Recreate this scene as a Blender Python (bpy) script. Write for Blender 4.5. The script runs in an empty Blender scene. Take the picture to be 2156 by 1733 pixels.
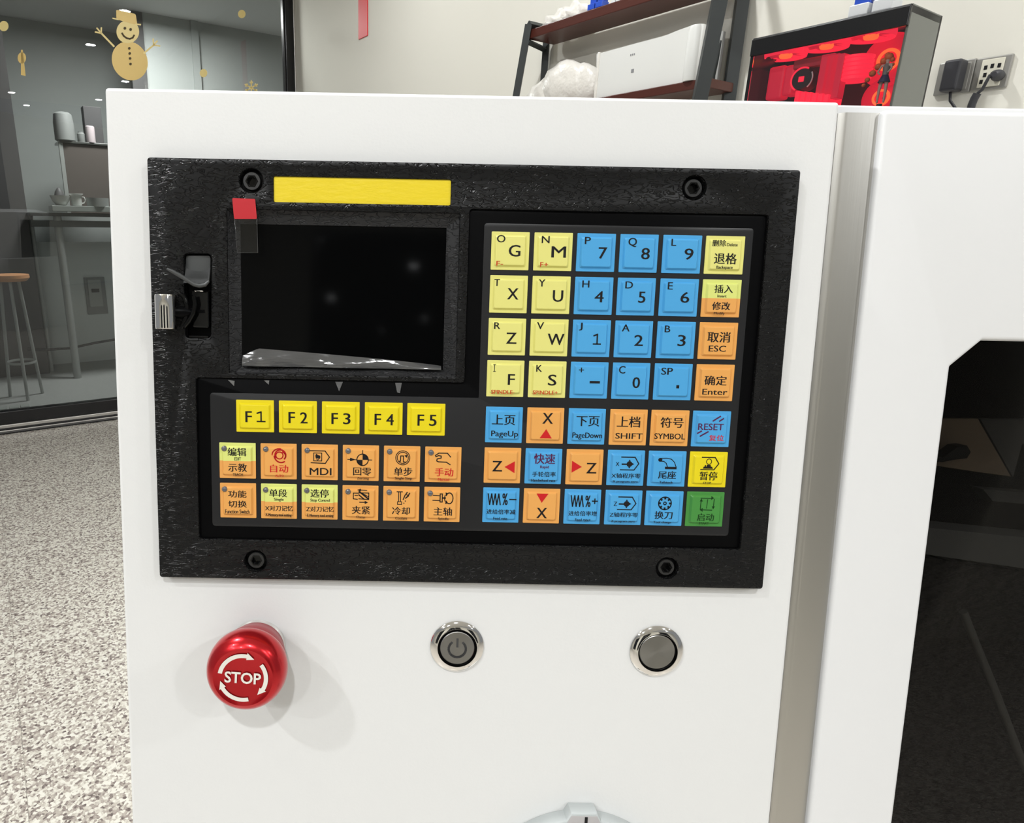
import bpy, bmesh, math, random
from mathutils import Matrix, Vector
random.seed(4)
sc = bpy.context.scene
COL = sc.collection
PI = math.pi

# ------------------------------------------------------------------ camera
FPX, CX, CY, W, HH = 1370.0, 865.0, 866.0, 2156.0, 1733.0
CAMH = 1.525                       # eye height, m
OFF = 2.3                          # distance from the eye to the shelf wall
ROLL = .0197
def nrm(v): return Vector(v).normalized()
cup = -nrm((-ROLL*4684, 4684, FPX))          # room up seen in camera axes (x right, y down, z forward)
cxm = Vector((1, ROLL, 0)); cxm = (cxm - cxm.dot(cup)*cup).normalized()
cfw = cup.cross(cxm) * -1
cfw = cxm.cross(cup) * -1 if False else Vector(cfw)
if cfw.z < 0: cfw = -cfw
def toW(v): v = Vector(v); return Vector((v.dot(cxm), v.dot(cfw), v.dot(cup)))
CAM = Vector((0, 0, CAMH))
def ray(px, py): return toW(((px-CX)/FPX, (py-CY)/FPX, 1.0)).normalized()
cam = bpy.data.cameras.new('camera'); camo = bpy.data.objects.new('camera', cam); COL.objects.link(camo)
R_, U_, B_ = toW((1, 0, 0)), toW((0, -1, 0)), toW((0, 0, -1))
mw = Matrix(((R_.x, U_.x, B_.x, CAM.x), (R_.y, U_.y, B_.y, CAM.y), (R_.z, U_.z, B_.z, CAM.z), (0, 0, 0, 1)))
camo.matrix_world = mw
cam.sensor_fit = 'HORIZONTAL'; cam.sensor_width = 36; cam.lens = FPX/W*36
cam.shift_x = (W/2-CX)/W; cam.shift_y = -(HH/2-CY)/W
sc.cycles.caustics_reflective = False; sc.cycles.caustics_refractive = False
cam.clip_start = .01; cam.clip_end = 60
sc.camera = camo

# ------------------------------------------------------------------ light
sc.view_settings.view_transform = 'Standard'; sc.view_settings.look = 'None'
sc.view_settings.gamma = 1; sc.view_settings.use_curve_mapping = False
sc.view_settings.exposure = 0.0
world = bpy.data.worlds.new('world'); sc.world = world; world.use_nodes = True
world.node_tree.nodes['Background'].inputs[0].default_value = (.93, .97, 1.0, 1)
world.node_tree.nodes['Background'].inputs[1].default_value = .26
CEIL = 3.45
def lamp(x, y, power, r=.05, z=CEIL-.06, col=(.975, .992, 1.0)):
    l = bpy.data.lights.new('downlight', 'AREA'); l.shape = 'DISK'; l.size = 2*r; l.energy = power; l.color = col
    o = bpy.data.objects.new('downlight_lamp', l); COL.objects.link(o); o.location = (x, y, z)
    return o
LAMPS = [(0.0, -1.3, 30), (1.95, -1.65, 21), (-1.0, -2.3, 18), (-2.0, -2.5, 17), (-2.1, -1.7, 17), (-1.6, -.8, 22),
         (.2, 2.2, 24), (1.9, .9, 26), (-1.2, .6, 38), (-.6, 3.6, 13), (2.9, -.8, 22), (2.9, -2.6, 20)]  # the lamps near the back wall are unseen, added to brighten it
for x, y, p in LAMPS: lamp(x, y, p*.94)

# ------------------------------------------------------------------ frames
ROTX = lambda ex, ey, ez, o: Matrix(((ex.x, ey.x, ez.x, o.x), (ex.y, ey.y, ez.y, o.y), (ex.z, ey.z, ez.z, o.z), (0, 0, 0, 1)))
# machine front face: u right, v up along the face, n towards the viewer
th = math.atan(9.23e-5*FPX)
fd = math.cos(th)*Vector((-ROLL, 1, 0)).normalized() + math.sin(th)*Vector((0, 0, 1))
fu = toW(Vector((1, ROLL, 0)).normalized()).normalized(); fv = toW(-fd).normalized(); fn = fu.cross(fv).normalized()
FO = CAM + toW((0, 0, .2934))
FACE = ROTX(fu, fv, fn, FO); FACEI = FACE.inverted()
def P(px, py, w=0.0):
    d = ray(px, py); t = ((FO + fn*w) - CAM).dot(fn)/d.dot(fn)
    q = FACEI @ (CAM + d*t); return (q.x, q.y)
# room: shelf wall (S) and glass wall (G)
wv = ray(-50, 447); wv.z = 0; wv.normalize()              # along the shelf wall, away
nw = Vector((wv.y, -wv.x, 0))                             # into the shelf wall
r0 = ray(622, 188); CORN = r0*(OFF/r0.dot(nw)); CORN = Vector((CORN.x, CORN.y, 0))
SF = ROTX(-wv, nw, Vector((0, 0, 1)), CORN); SFI = SF.inverted()
GF = ROTX(nw, wv, Vector((0, 0, 1)), CORN); GFI = GF.inverted()
def S(px, py, y=0.0):
    d = ray(px, py); t = ((CORN + nw*y) - CAM).dot(nw)/d.dot(nw); return SFI @ (CAM + d*t)
def G(px, py, y=0.0):
    d = ray(px, py); t = ((CORN + wv*y) - CAM).dot(wv)/d.dot(wv); return GFI @ (CAM + d*t)

# ------------------------------------------------------------------ materials
def mat(name, col, rough=.5, metal=0.0, spec=.5, coat=0.0, emit=None, estr=0.0, bump=None, trans=0.0, alpha=1.0, aniso=0.0):
    m = bpy.data.materials.new(name); m.use_nodes = True
    b = m.node_tree.nodes['Principled BSDF']; i = b.inputs
    i['Base Color'].default_value = (*col, 1); i['Roughness'].default_value = rough; i['Metallic'].default_value = metal
    i['Specular IOR Level'].default_value = spec; i['Coat Weight'].default_value = coat; i['Alpha'].default_value = alpha
    i['Transmission Weight'].default_value = trans
    if aniso: i['Anisotropic'].default_value = aniso
    if emit: i['Emission Color'].default_value = (*emit, 1); i['Emission Strength'].default_value = estr
    if bump:
        sx, sy, sz, scale, strength, dist = bump
        nt = m.node_tree
        tc = nt.nodes.new('ShaderNodeTexCoord'); mp = nt.nodes.new('ShaderNodeMapping'); mp.inputs['Scale'].default_value = (sx, sy, sz)
        no = nt.nodes.new('ShaderNodeTexNoise'); no.inputs['Scale'].default_value = scale; no.inputs['Detail'].default_value = 3
        bp = nt.nodes.new('ShaderNodeBump'); bp.inputs['Strength'].default_value = strength; bp.inputs['Distance'].default_value = dist
        nt.links.new(tc.outputs['Object'], mp.inputs[0]); nt.links.new(mp.outputs[0], no.inputs[0])
        nt.links.new(no.outputs[0], bp.inputs['Height']); nt.links.new(bp.outputs[0], i['Normal'])
    return m
def lin(r, g, b):
    f = lambda c: (c/255/12.92) if c/255 <= .04045 else ((c/255+.055)/1.055)**2.4
    return (f(r), f(g), f(b))
def two_tone(name, top, bot, split):
    m = mat(name, top, .35, spec=.5); nt = m.node_tree; b = nt.nodes['Principled BSDF']
    tc = nt.nodes.new('ShaderNodeTexCoord'); sp = nt.nodes.new('ShaderNodeSeparateXYZ'); g = nt.nodes.new('ShaderNodeMath')
    g.operation = 'GREATER_THAN'; g.inputs[1].default_value = split
    mx = nt.nodes.new('ShaderNodeMix'); mx.data_type = 'RGBA'; mx.inputs[6].default_value = (*bot, 1); mx.inputs[7].default_value = (*top, 1)
    nt.links.new(tc.outputs['Generated'], sp.inputs[0]); nt.links.new(sp.outputs['Y'], g.inputs[0])
    nt.links.new(g.outputs[0], mx.inputs[0]); nt.links.new(mx.outputs[2], b.inputs['Base Color'])
    return m
M = {}
M['white'] = mat('white_powder_coat', (.80, .80, .79), .38, bump=(1, 1, 1, 700, .10, .0004))
M['white_side'] = mat('white_panel_paint', (.80, .80, .80), .42)
M['black_rough'] = mat('black_grained_plastic', (.0055, .0055, .0058), .38, spec=.28)
M['black_smooth'] = mat('black_smooth_plastic', (.0022, .0022, .0025), .35, spec=.06)
M['black_gloss'] = mat('black_gloss', (.003, .003, .003), .10, spec=.25)
M['film_grey'] = mat('grey_membrane', (.017, .017, .018), .30, spec=.3)
M['key_yellow'] = mat('key_pale_yellow', lin(228, 223, 130), .33, spec=.4)
M['key_bright'] = mat('key_bright_yellow', lin(232, 212, 30), .33, spec=.4)
M['key_blue'] = mat('key_blue', lin(78, 164, 220), .33, spec=.4)
M['key_orange'] = mat('key_orange', lin(232, 166, 88), .33, spec=.4)
M['key_green'] = mat('key_green', lin(72, 142, 66), .33, spec=.4)
M['key_split'] = two_tone('key_yellow_over_orange', lin(220, 226, 126), lin(232, 166, 88), .5)
M['ink'] = mat('black_ink', (.012, .011, .012), .5, spec=.2)
M['ink_red'] = mat('red_ink', lin(200, 34, 38), .5, spec=.2)
M['ink_plum'] = mat('plum_ink', lin(84, 30, 72), .5, spec=.2)
M['ink_dkgreen'] = mat('dark_green_ink', lin(28, 66, 28), .5, spec=.2)
M['ink_orange'] = mat('red_brown_ink', lin(196, 64, 30), .5, spec=.2)
M['ink_white'] = mat('white_ink', lin(232, 228, 218), .5)
M['led'] = mat('grey_lens', (.12, .12, .13), .15, spec=.8)
M['label'] = mat('yellow_label', lin(234, 208, 26), .4, bump=(1, 3, 1, 160, .25, .0006))
M['steel'] = mat('brushed_steel', (.58, .565, .53), .36, 1.0, bump=(60, 1, 60, 20, .06, .0004))
M['chrome'] = mat('chrome', (.82, .80, .77), .07, 1.0)
M['satin'] = mat('turned_steel', (.30, .295, .28), .32, 1.0, aniso=.7)
M['dark_gap'] = mat('dark_gasket', (.02, .02, .02), .6)
M['red_anod'] = mat('red_anodised_metal', (.55, .012, .018), .24, .75, coat=.3)
M['red_dark'] = mat('red_anodised_skirt', (.40, .02, .03), .32, .75)
M['red_tab'] = mat('red_tab', lin(190, 20, 34), .4)
M['dial_grey'] = mat('pale_grey_plastic', (.50, .53, .53), .45)
M['dial_face'] = mat('grey_dial_face', (.46, .44, .44), .4)
M['wall'] = mat('warm_white_wall', lin(231, 228, 217), .8, bump=(1, 1, 1, 30, .05, .002))
M['ceiling'] = mat('white_ceiling', (.82, .82, .80), .9)
M['frame_black'] = mat('black_aluminium', (.008, .008, .009), .22)
M['alu'] = mat('pale_aluminium', (.62, .60, .57), .3, .8)
M['shelf_wood'] = mat('dark_red_wood', lin(78, 38, 30), .35, bump=(1, 12, 12, 30, .1, .002))
M['post'] = mat('charcoal_metal', lin(46, 50, 50), .5)
M['bag'] = mat('white_plastic_bag', (.78, .75, .69), .3, bump=(1, 1, 1, 25, .6, .01))
M['box_white'] = mat('white_device', (.74, .74, .71), .4)
M['grey_mark'] = mat('grey_print', (.25, .25, .26), .5)
M['pc_black'] = mat('black_case', (.008, .008, .009), .25)
M['pc_side'] = mat('grey_glass_side', lin(104, 106, 100), .35)
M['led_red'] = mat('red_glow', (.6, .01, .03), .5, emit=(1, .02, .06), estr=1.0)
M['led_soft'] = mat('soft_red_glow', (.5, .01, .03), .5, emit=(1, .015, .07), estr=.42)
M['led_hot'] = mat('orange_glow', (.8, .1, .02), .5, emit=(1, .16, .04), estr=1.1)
M['pc_in'] = mat('dark_case_lining', (.02, .008, .01), .5)
M['red_part'] = mat('red_plastic_part', (.55, .03, .06), .4)
M['toy_blue'] = mat('toy_blue', lin(40, 80, 190), .3)
M['toy_red'] = mat('toy_red', lin(190, 30, 40), .3)
M['toy_white'] = mat('toy_white', lin(220, 222, 224), .35)
M['hair'] = mat('figure_hair', lin(240, 120, 60), .5)
M['skin'] = mat('figure_skin', lin(225, 190, 175), .5)
M['navy'] = mat('figure_navy', lin(40, 50, 95), .5)
M['plate'] = mat('grey_socket_plate', lin(146, 144, 138), .35, .2)
M['socket'] = mat('cream_socket', lin(226, 222, 205), .4)
M['cable'] = mat('dark_cable', (.03, .03, .035), .5)
M['gold'] = mat('gold_sticker', lin(228, 196, 118), .35, .15)
M['gold_pale'] = mat('pale_gold_sticker', lin(244, 222, 150), .35, .1)
M['sticker_dark'] = mat('sticker_print', lin(84, 66, 24), .5)
M['red_paper'] = mat('red_paper', lin(222, 22, 34), .5)
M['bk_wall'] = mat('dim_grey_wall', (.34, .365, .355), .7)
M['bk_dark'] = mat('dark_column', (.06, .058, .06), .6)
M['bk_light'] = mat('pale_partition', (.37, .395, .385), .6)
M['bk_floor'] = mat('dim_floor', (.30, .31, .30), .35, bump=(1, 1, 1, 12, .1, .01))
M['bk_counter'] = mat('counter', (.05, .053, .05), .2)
M['bk_tray'] = mat('green_grey_tray', (.27, .29, .275), .3)
M['bk_white'] = mat('white_china', (.62, .63, .61), .2)
M['bk_brown'] = mat('brown_box', (.075, .062, .055), .6)
M['bk_steel'] = mat('table_leg_grey', (.33, .345, .335), .4, .3)
M['bk_pale'] = mat('pale_green_plastic', (.22, .23, .225), .5)
M['bk_pink'] = mat('pale_pink_plastic', (.55, .48, .50), .5)
M['stool_wood'] = mat('stool_wood', lin(196, 142, 100), .4)
M['int_black'] = mat('black_interior', (.01, .01, .01), .5)
M['int_tan'] = mat('tan_sheet', (.30, .24, .175), .5)
M['int_grey'] = mat('grey_ledge', (.12, .127, .127), .5)
M['glue'] = mat('hose_grey', (.13, .135, .13), .5)
M['base'] = mat('base_white', (.78, .78, .77), .5)

def leather():
    m = M['black_rough']; nt = m.node_tree; b = nt.nodes['Principled BSDF']
    tc = nt.nodes.new('ShaderNodeTexCoord'); mp = nt.nodes.new('ShaderNodeMapping'); mp.inputs['Scale'].default_value = (1, 2.3, 1)
    mp.inputs['Rotation'].default_value = (0, 0, .25)
    n1 = nt.nodes.new('ShaderNodeTexNoise'); n1.inputs['Scale'].default_value = 230; n1.inputs['Detail'].default_value = 1.6; n1.inputs['Distortion'].default_value = .9
    ab = nt.nodes.new('ShaderNodeMath'); ab.operation = 'SUBTRACT'; ab.inputs[1].default_value = .5
    a2 = nt.nodes.new('ShaderNodeMath'); a2.operation = 'ABSOLUTE'
    a3 = nt.nodes.new('ShaderNodeMapRange'); a3.inputs['From Min'].default_value = 0; a3.inputs['From Max'].default_value = .055
    bp = nt.nodes.new('ShaderNodeBump'); bp.inputs['Strength'].default_value = 1; bp.inputs['Distance'].default_value = .0008; bp.name = 'relief'
    nt.links.new(tc.outputs['Object'], mp.inputs[0]); nt.links.new(mp.outputs[0], n1.inputs[0]); nt.links.new(n1.outputs[0], ab.inputs[0])
    nt.links.new(ab.outputs[0], a2.inputs[0]); nt.links.new(a2.outputs[0], a3.inputs[0]); nt.links.new(a3.outputs[0], bp.inputs['Height'])
    nt.links.new(bp.outputs[0], b.inputs['Normal'])
leather()
def granite():
    m = bpy.data.materials.new('speckled_granite'); m.use_nodes = True; nt = m.node_tree; b = nt.nodes['Principled BSDF']
    b.inputs['Roughness'].default_value = .22
    tc = nt.nodes.new('ShaderNodeTexCoord')
    mp = nt.nodes.new('ShaderNodeMapping')
    v = nt.nodes.new('ShaderNodeTexVoronoi'); v.inputs['Scale'].default_value = 125
    n = nt.nodes.new('ShaderNodeTexNoise'); n.inputs['Scale'].default_value = 95; n.inputs['Detail'].default_value = 3
    sp = nt.nodes.new('ShaderNodeSeparateColor')
    cr = nt.nodes.new('ShaderNodeValToRGB'); e = cr.color_ramp; e.interpolation = 'LINEAR'
    e.elements[0].position = 0; e.elements[0].color = (.14, .12, .105, 1)
    e.elements[1].position = 1; e.elements[1].color = (.92, .90, .84, 1)
    for p, c in ((.24, (.19, .155, .145)), (.35, (.42, .36, .325)), (.48, (.61, .56, .49)), (.64, (.87, .84, .75))):
        q = e.elements.new(p); q.color = (*c, 1)
    mx = nt.nodes.new('ShaderNodeMix'); mx.data_type = 'FLOAT'; mx.inputs[0].default_value = .5
    nt.links.new(tc.outputs['Object'], mp.inputs[0]); nt.links.new(mp.outputs[0], v.inputs['Vector']); nt.links.new(mp.outputs[0], n.inputs['Vector'])
    nt.links.new(v.outputs['Color'], sp.inputs[0]); nt.links.new(sp.outputs[0], mx.inputs[2]); nt.links.new(n.outputs[0], mx.inputs[3])
    nt.links.new(mx.outputs[0], cr.inputs[0]); nt.links.new(cr.outputs[0], b.inputs['Base Color'])
    return m
M['granite'] = granite()
def glass(name, tint, refl, rough=.0):
    m = bpy.data.materials.new(name); m.use_nodes = True; nt = m.node_tree; nt.nodes.clear()
    o = nt.nodes.new('ShaderNodeOutputMaterial'); t = nt.nodes.new('ShaderNodeBsdfTransparent'); t.inputs[0].default_value = (*tint, 1)
    g = nt.nodes.new('ShaderNodeBsdfGlossy'); g.inputs['Roughness'].default_value = rough; g.inputs[0].default_value = (1, 1, 1, 1)
    fr = nt.nodes.new('ShaderNodeFresnel'); fr.inputs[0].default_value = 1.45
    mu = nt.nodes.new('ShaderNodeMath'); mu.operation = 'MULTIPLY'; mu.inputs[1].default_value = refl
    mx = nt.nodes.new('ShaderNodeMixShader')
    nt.links.new(fr.outputs[0], mu.inputs[0]); nt.links.new(mu.outputs[0], mx.inputs[0]); nt.links.new(t.outputs[0], mx.inputs[1]); nt.links.new(g.outputs[0], mx.inputs[2])
    nt.links.new(mx.outputs[0], o.inputs[0]); return m
M['door_glass'] = glass('grey_door_glass', (.76, .775, .765), 1.0)
M['pc_glass'] = glass('clear_case_glass', (.92, .9, .9), 1.0)
M['dark_glass'] = glass('dark_acrylic', (.60, .59, .58), .06, .0)
M['clear_film'] = glass('clear_film', (.90, .90, .90), .45, .08)
M['film_shine'] = mat('curled_clear_film', (.20, .20, .20), .10, spec=1.0, alpha=.55)

# ------------------------------------------------------------------ mesh helpers
def link(name, me, m, parent=None, mw=None, smooth=False):
    o = bpy.data.objects.new(name, me); COL.objects.link(o)
    if m is not None:
        ms = m if isinstance(m, (list, tuple)) else [m]
        for k in ms: me.materials.append(k)
    if parent is not None: o.parent = parent
    if mw is not None: o.matrix_world = mw
    if smooth:
        for p in me.polygons: p.use_smooth = True
    return o
def from_bm(name, bm, m, parent=None, mw=None, smooth=False):
    bmesh.ops.recalc_face_normals(bm, faces=bm.faces[:])
    me = bpy.data.meshes.new(name); bm.to_mesh(me); bm.free()
    return link(name, me, m, parent, mw, smooth)
def empty(name, mw, label=None, cat=None, group=None):
    o = bpy.data.objects.new(name, None); COL.objects.link(o); o.matrix_world = mw; o.empty_display_size = .01
    if label: o['label'] = label
    if cat: o['category'] = cat
    if group: o['group'] = group
    return o
def tag(o, label=None, cat=None, group=None, kind=None):
    if label: o['label'] = label
    if cat: o['category'] = cat
    if group: o['group'] = group
    if kind: o['kind'] = kind
    return o
def bm_box(bm, x0, x1, y0, y1, z0, z1, bev=0, seg=2):
    vs = [bm.verts.new(c) for c in ((x0,y0,z0),(x1,y0,z0),(x1,y1,z0),(x0,y1,z0),(x0,y0,z1),(x1,y0,z1),(x1,y1,z1),(x0,y1,z1))]
    fs = [bm.faces.new([vs[i] for i in f]) for f in ((0,3,2,1),(4,5,6,7),(0,1,5,4),(1,2,6,5),(2,3,7,6),(3,0,4,7))]
    if bev:
        es = list({e for f in fs for e in f.edges})
        bmesh.ops.bevel(bm, geom=es, offset=bev, segments=seg, affect='EDGES', profile=.5)
def box(name, x0, x1, y0, y1, z0, z1, m, parent=None, mw=None, bev=0, seg=2):
    bm = bmesh.new(); bm_box(bm, min(x0,x1), max(x0,x1), min(y0,y1), max(y0,y1), min(z0,z1), max(z0,z1), bev, seg)
    return from_bm(name, bm, m, parent, mw)
def bm_lathe(bm, prof, n=48, axis='Z', c=(0, 0, 0), cap=True):
    """prof: (radius, height) pairs, turned round axis through c"""
    rings = []
    for r, h in prof:
        ring = []
        for k in range(n):
            a = 2*PI*k/n
            p = (r*math.cos(a), r*math.sin(a), h)
            if axis == 'Y': p = (p[0], h, p[1])
            if axis == 'X': p = (h, p[0], p[1])
            ring.append(bm.verts.new((p[0]+c[0], p[1]+c[1], p[2]+c[2])))
        rings.append(ring)
    for a, b in zip(rings, rings[1:]):
        for k in range(n): bm.faces.new((a[k], a[(k+1) % n], b[(k+1) % n], b[k]))
    if cap:
        for r in (rings[0], rings[-1]): bm.faces.new(r)
def lathe(name, prof, m, parent=None, mw=None, n=48, axis='Z', c=(0, 0, 0), smooth=True, cap=True):
    bm = bmesh.new(); bm_lathe(bm, prof, n, axis, c, cap); o = from_bm(name, bm, m, parent, mw)
    if smooth:
        for p in o.data.polygons: p.use_smooth = len(p.vertices) == 4
        o.data.set_sharp_from_angle(angle=.6)
    return o
def bm_tube(bm, pts, r, n=10, closed=False, flat=1.0):
    pts = [Vector(p) for p in pts]; rings = []; N = len(pts); up = None
    for i, p in enumerate(pts):
        a = pts[i-1] if (i > 0 or closed) else p; b = pts[(i+1) % N] if (i < N-1 or closed) else p
        t = (b-a).normalized()
        if up is None:
            up = Vector((0, 0, 1)) if abs(t.z) < .9 else Vector((1, 0, 0))
        s = t.cross(up).normalized(); up = s.cross(t).normalized()
        rr = r[i] if isinstance(r, (list, tuple)) else r
        rings.append([bm.verts.new(p + s*math.cos(2*PI*k/n)*rr + up*math.sin(2*PI*k/n)*rr*flat) for k in range(n)])
    prs = list(zip(rings, rings[1:])) + ([(rings[-1], rings[0])] if closed else [])
    for a, b in prs:
        for k in range(n): bm.faces.new((a[k], a[(k+1) % n], b[(k+1) % n], b[k]))
    if not closed: bm.faces.new(rings[0]); bm.faces.new(rings[-1])
def tube(name, pts, r, m, parent=None, mw=None, n=10, closed=False, flat=1.0):
    bm = bmesh.new(); bm_tube(bm, pts, r, n, closed, flat); o = from_bm(name, bm, m, parent, mw)
    for p in o.data.polygons: p.use_smooth = True
    o.data.set_sharp_from_angle(angle=.9)
    return o
def rrect(x0, x1, y0, y1, r, seg=5):
    out = []
    for cx_, cy_, a0 in ((x1-r, y1-r, 0), (x0+r, y1-r, 90), (x0+r, y0+r, 180), (x1-r, y0+r, 270)):
        for k in range(seg+1):
            a = math.radians(a0 + 90*k/seg); out.append((cx_+r*math.cos(a), cy_+r*math.sin(a)))
    return out
def rpoly(pts, r, seg=4):
    """round the corners of a polygon"""
    out = []; n = len(pts)
    for i in range(n):
        p = Vector((*pts[i], 0)); a = Vector((*pts[i-1], 0)); b = Vector((*pts[(i+1) % n], 0))
        d1 = (a-p).normalized(); d2 = (b-p).normalized(); ang = d1.angle(d2)
        rr = r[i] if isinstance(r, (list, tuple)) else r
        if rr <= 0: out.append((p.x, p.y)); continue
        L = rr/math.tan(ang/2); s = p+d1*L; e = p+d2*L
        for k in range(seg+1):
            t = k/seg; q = s*(1-t)**2 + p*2*t*(1-t) + e*t*t; out.append((q.x, q.y))
    return out
def circ(x, y, r, n=40, ry=None): return [(x+r*math.cos(2*PI*k/n), y+(ry or r)*math.sin(2*PI*k/n)) for k in range(n)]
def shape(name, loops, z0, z1, m, parent=None, mw=None, bev=0.0, seg=2):
    """flat plate with holes, extruded z0..z1, edges rounded by bev"""
    cu = bpy.data.curves.new(name, 'CURVE'); cu.dimensions = '2D'; cu.fill_mode = 'BOTH'
    for lp in loops:
        s = cu.splines.new('POLY'); s.points.add(len(lp)-1)
        for i, (x, y) in enumerate(lp): s.points[i].co = (x, y, 0, 1)
        s.use_cyclic_u = True
    cu.extrude = (z1-z0)/2 - bev; cu.bevel_depth = bev; cu.bevel_resolution = seg-1; cu.offset = -bev
    t = bpy.data.objects.new('tmp', cu); COL.objects.link(t)
    dg = bpy.context.evaluated_depsgraph_get(); dg.update()
    me = bpy.data.meshes.new_from_object(t.evaluated_get(dg)); bpy.data.objects.remove(t); bpy.data.curves.remove(cu)
    me.materials.clear()
    me.transform(Matrix.Translation((0, 0, (z0+z1)/2)))
    bm = bmesh.new(); bm.from_mesh(me); bmesh.ops.remove_doubles(bm, verts=bm.verts[:], dist=1e-6); bm.to_mesh(me); bm.free()
    me.name = name
    o = link(name, me, m, parent, mw)
    for p in me.polygons: p.use_smooth = True
    me.set_sharp_from_angle(angle=.7)
    return o
def extrude_poly(name, pts, axis_fn, d0, d1, m, parent=None, mw=None):
    """pts: 2-D outline, axis_fn(a, b, d) -> 3-D"""
    bm = bmesh.new()
    A = [bm.verts.new(axis_fn(a, b, d0)) for a, b in pts]; B = [bm.verts.new(axis_fn(a, b, d1)) for a, b in pts]
    bm.faces.new(A); bm.faces.new(B[::-1])
    for i in range(len(pts)): j = (i+1) % len(pts); bm.faces.new((A[i], B[i], B[j], A[j]))
    return from_bm(name, bm, m, parent, mw)
XZ = lambda a, b, d: (a, d, b)

# ------------------------------------------------------------------ glyph store
GLY = {}
def glyphs(strings):
    todo = [s for s in sorted(set(strings)) if s not in GLY]; obs = []
    for s in todo:
        bold = s.startswith('*')
        cu = bpy.data.curves.new('t', 'FONT'); cu.body = s.lstrip('*'); cu.resolution_u = 3; cu.size = 1
        cu.offset = .022 if bold else 0
        o = bpy.data.objects.new('t', cu); COL.objects.link(o); obs.append(o)
    dg = bpy.context.evaluated_depsgraph_get(); dg.update()
    for s, o in zip(todo, obs):
        me = bpy.data.meshes.new_from_object(o.evaluated_get(dg))
        vs = [(v.co.x, v.co.y) for v in me.vertices]; fs = [tuple(p.vertices) for p in me.polygons]
        x0 = min(v[0] for v in vs); x1 = max(v[0] for v in vs); y0 = min(v[1] for v in vs); y1 = max(v[1] for v in vs)
        GLY[s] = ([((x-x0)/(x1-x0 or 1), (y-y0)/(y1-y0 or 1)) for x, y in vs], fs)
        bpy.data.meshes.remove(me); cu = o.data; bpy.data.objects.remove(o); bpy.data.curves.remove(cu)
def stroke(pts, w, closed=False):
    """ribbon quads (2-D) for a polyline"""
    out = []; n = len(pts); rng = range(n if closed else n-1)
    for i in rng:
        a = Vector(pts[i]); b = Vector(pts[(i+1) % n]); d = b-a
        if d.length < 1e-9: continue
        d.normalize(); s = Vector((-d.y, d.x))*w/2; e = d*w*.35
        out.append([tuple(a-e+s), tuple(a-e-s), tuple(b+e-s), tuple(b+e+s)])
    return out
def arc(cx_, cy_, r, a0, a1, n=16, ry=None):
    return [(cx_+r*math.cos(math.radians(a0+(a1-a0)*k/n)), cy_+(ry or r)*math.sin(math.radians(a0+(a1-a0)*k/n))) for k in range(n+1)]
# ================================================================== the room
M['joint'] = mat('tile_joint', (.42, .39, .35), .7)
floor = empty('floor', Matrix.Translation((0, 0, 0))); tag(floor, kind='structure')
FM = Matrix.Translation((CORN.x, CORN.y, 0)) @ GF.to_3x3().to_4x4()
sub = box('floor_bed', -8, 6.4, -11.2, .0, -.06, -.0015, M['joint'], floor, FM)
tile_me = None
T = .8
k = 0
for i in range(-10, 8):
    for j in range(0, 14):
        x0 = i*T; y1 = -j*T-.10 if j else -.10
        if tile_me is None:
            bm = bmesh.new(); bm_box(bm, .0006, T-.0006, -T+.0006, -.0006, -.012, 0, .0006, 1)
            tile_me = bpy.data.meshes.new('tile'); bm.to_mesh(tile_me); bm.free(); tile_me.materials.append(M['granite'])
        o = bpy.data.objects.new('tile', tile_me); COL.objects.link(o); o.parent = floor; o.matrix_world = FM @ Matrix.Translation((x0, y1, 0)); k += 1
kerb = box('trim_1', -4.6, 0, -.10, .07, -.06, 0, M['granite'], None, GF); tag(kerb, kind='structure')
wb = box('wall_back', 0, 5.4, 0, .12, 0, CEIL, M['wall'], None, SF); tag(wb, kind='structure')
cl = box('ceiling', -6, 6, -9, 4.6, CEIL, CEIL+.1, M['ceiling'], None, GF); tag(cl, kind='structure')

# unseen room behind the viewer; dark windows added for the chrome to reflect
wr = box('wall_rear', -6.5, 6.5, -4.3, -4.2, 0, CEIL, M['wall'], None, Matrix.Identity(4)); tag(wr, kind='structure')
M['night'] = mat('night_window', (.01, .011, .013), .06)
for i_, (xa_, xb_) in enumerate(((-3.3, -1.6), (-.75, .7), (1.8, 3.4))):
    w_ = empty('window_%d' % (i_+1), Matrix.Identity(4)); tag(w_, kind='structure')
    box('window_frame', xa_, xb_, -4.2, -4.16, .3, 2.9, M['frame_black'], w_, Matrix.Identity(4), .01)
    box('pane', xa_+.06, xb_-.06, -4.17, -4.155, .36, 2.84, M['night'], w_, Matrix.Identity(4))
# --- glass sliding door in the left wall
xr = G(600, 100).x; zr = lambda y: G(0, y).z
d1 = empty('door_1', GF); tag(d1, kind='structure')
box('frame_stile', xr, -.012, -.02, .05, 0, CEIL, M['frame_black'], d1, GF, .004)
box('stile_bead', xr-.012, xr, -.008, .035, .1, CEIL, M['frame_black'], d1, GF, .002)
box('stile_bead', -.012, 0, -.03, .05, 0, CEIL, M['alu'], d1, GF, .002)
box('bottom_rail', -4.6, xr, -.02, .05, zr(893), zr(867), M['frame_black'], d1, GF, .006)
box('rail_lip', -4.6, xr, -.035, .05, zr(901), zr(894), M['alu'], d1, GF, .003)
box('track', -4.6, xr, -.045, .05, zr(904), zr(901), M['frame_black'], d1, GF, .001)
box('track_lip', -4.6, xr, -.055, .05, .012, zr(904), M['alu'], d1, GF, .002)
box('sill', -4.6, xr, -.075, .05, 0, .012, M['frame_black'], d1, GF, .002)
box('glass_pane', -4.6, xr-.005, .01, .018, zr(868), CEIL, M['door_glass'], d1, GF)

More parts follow.
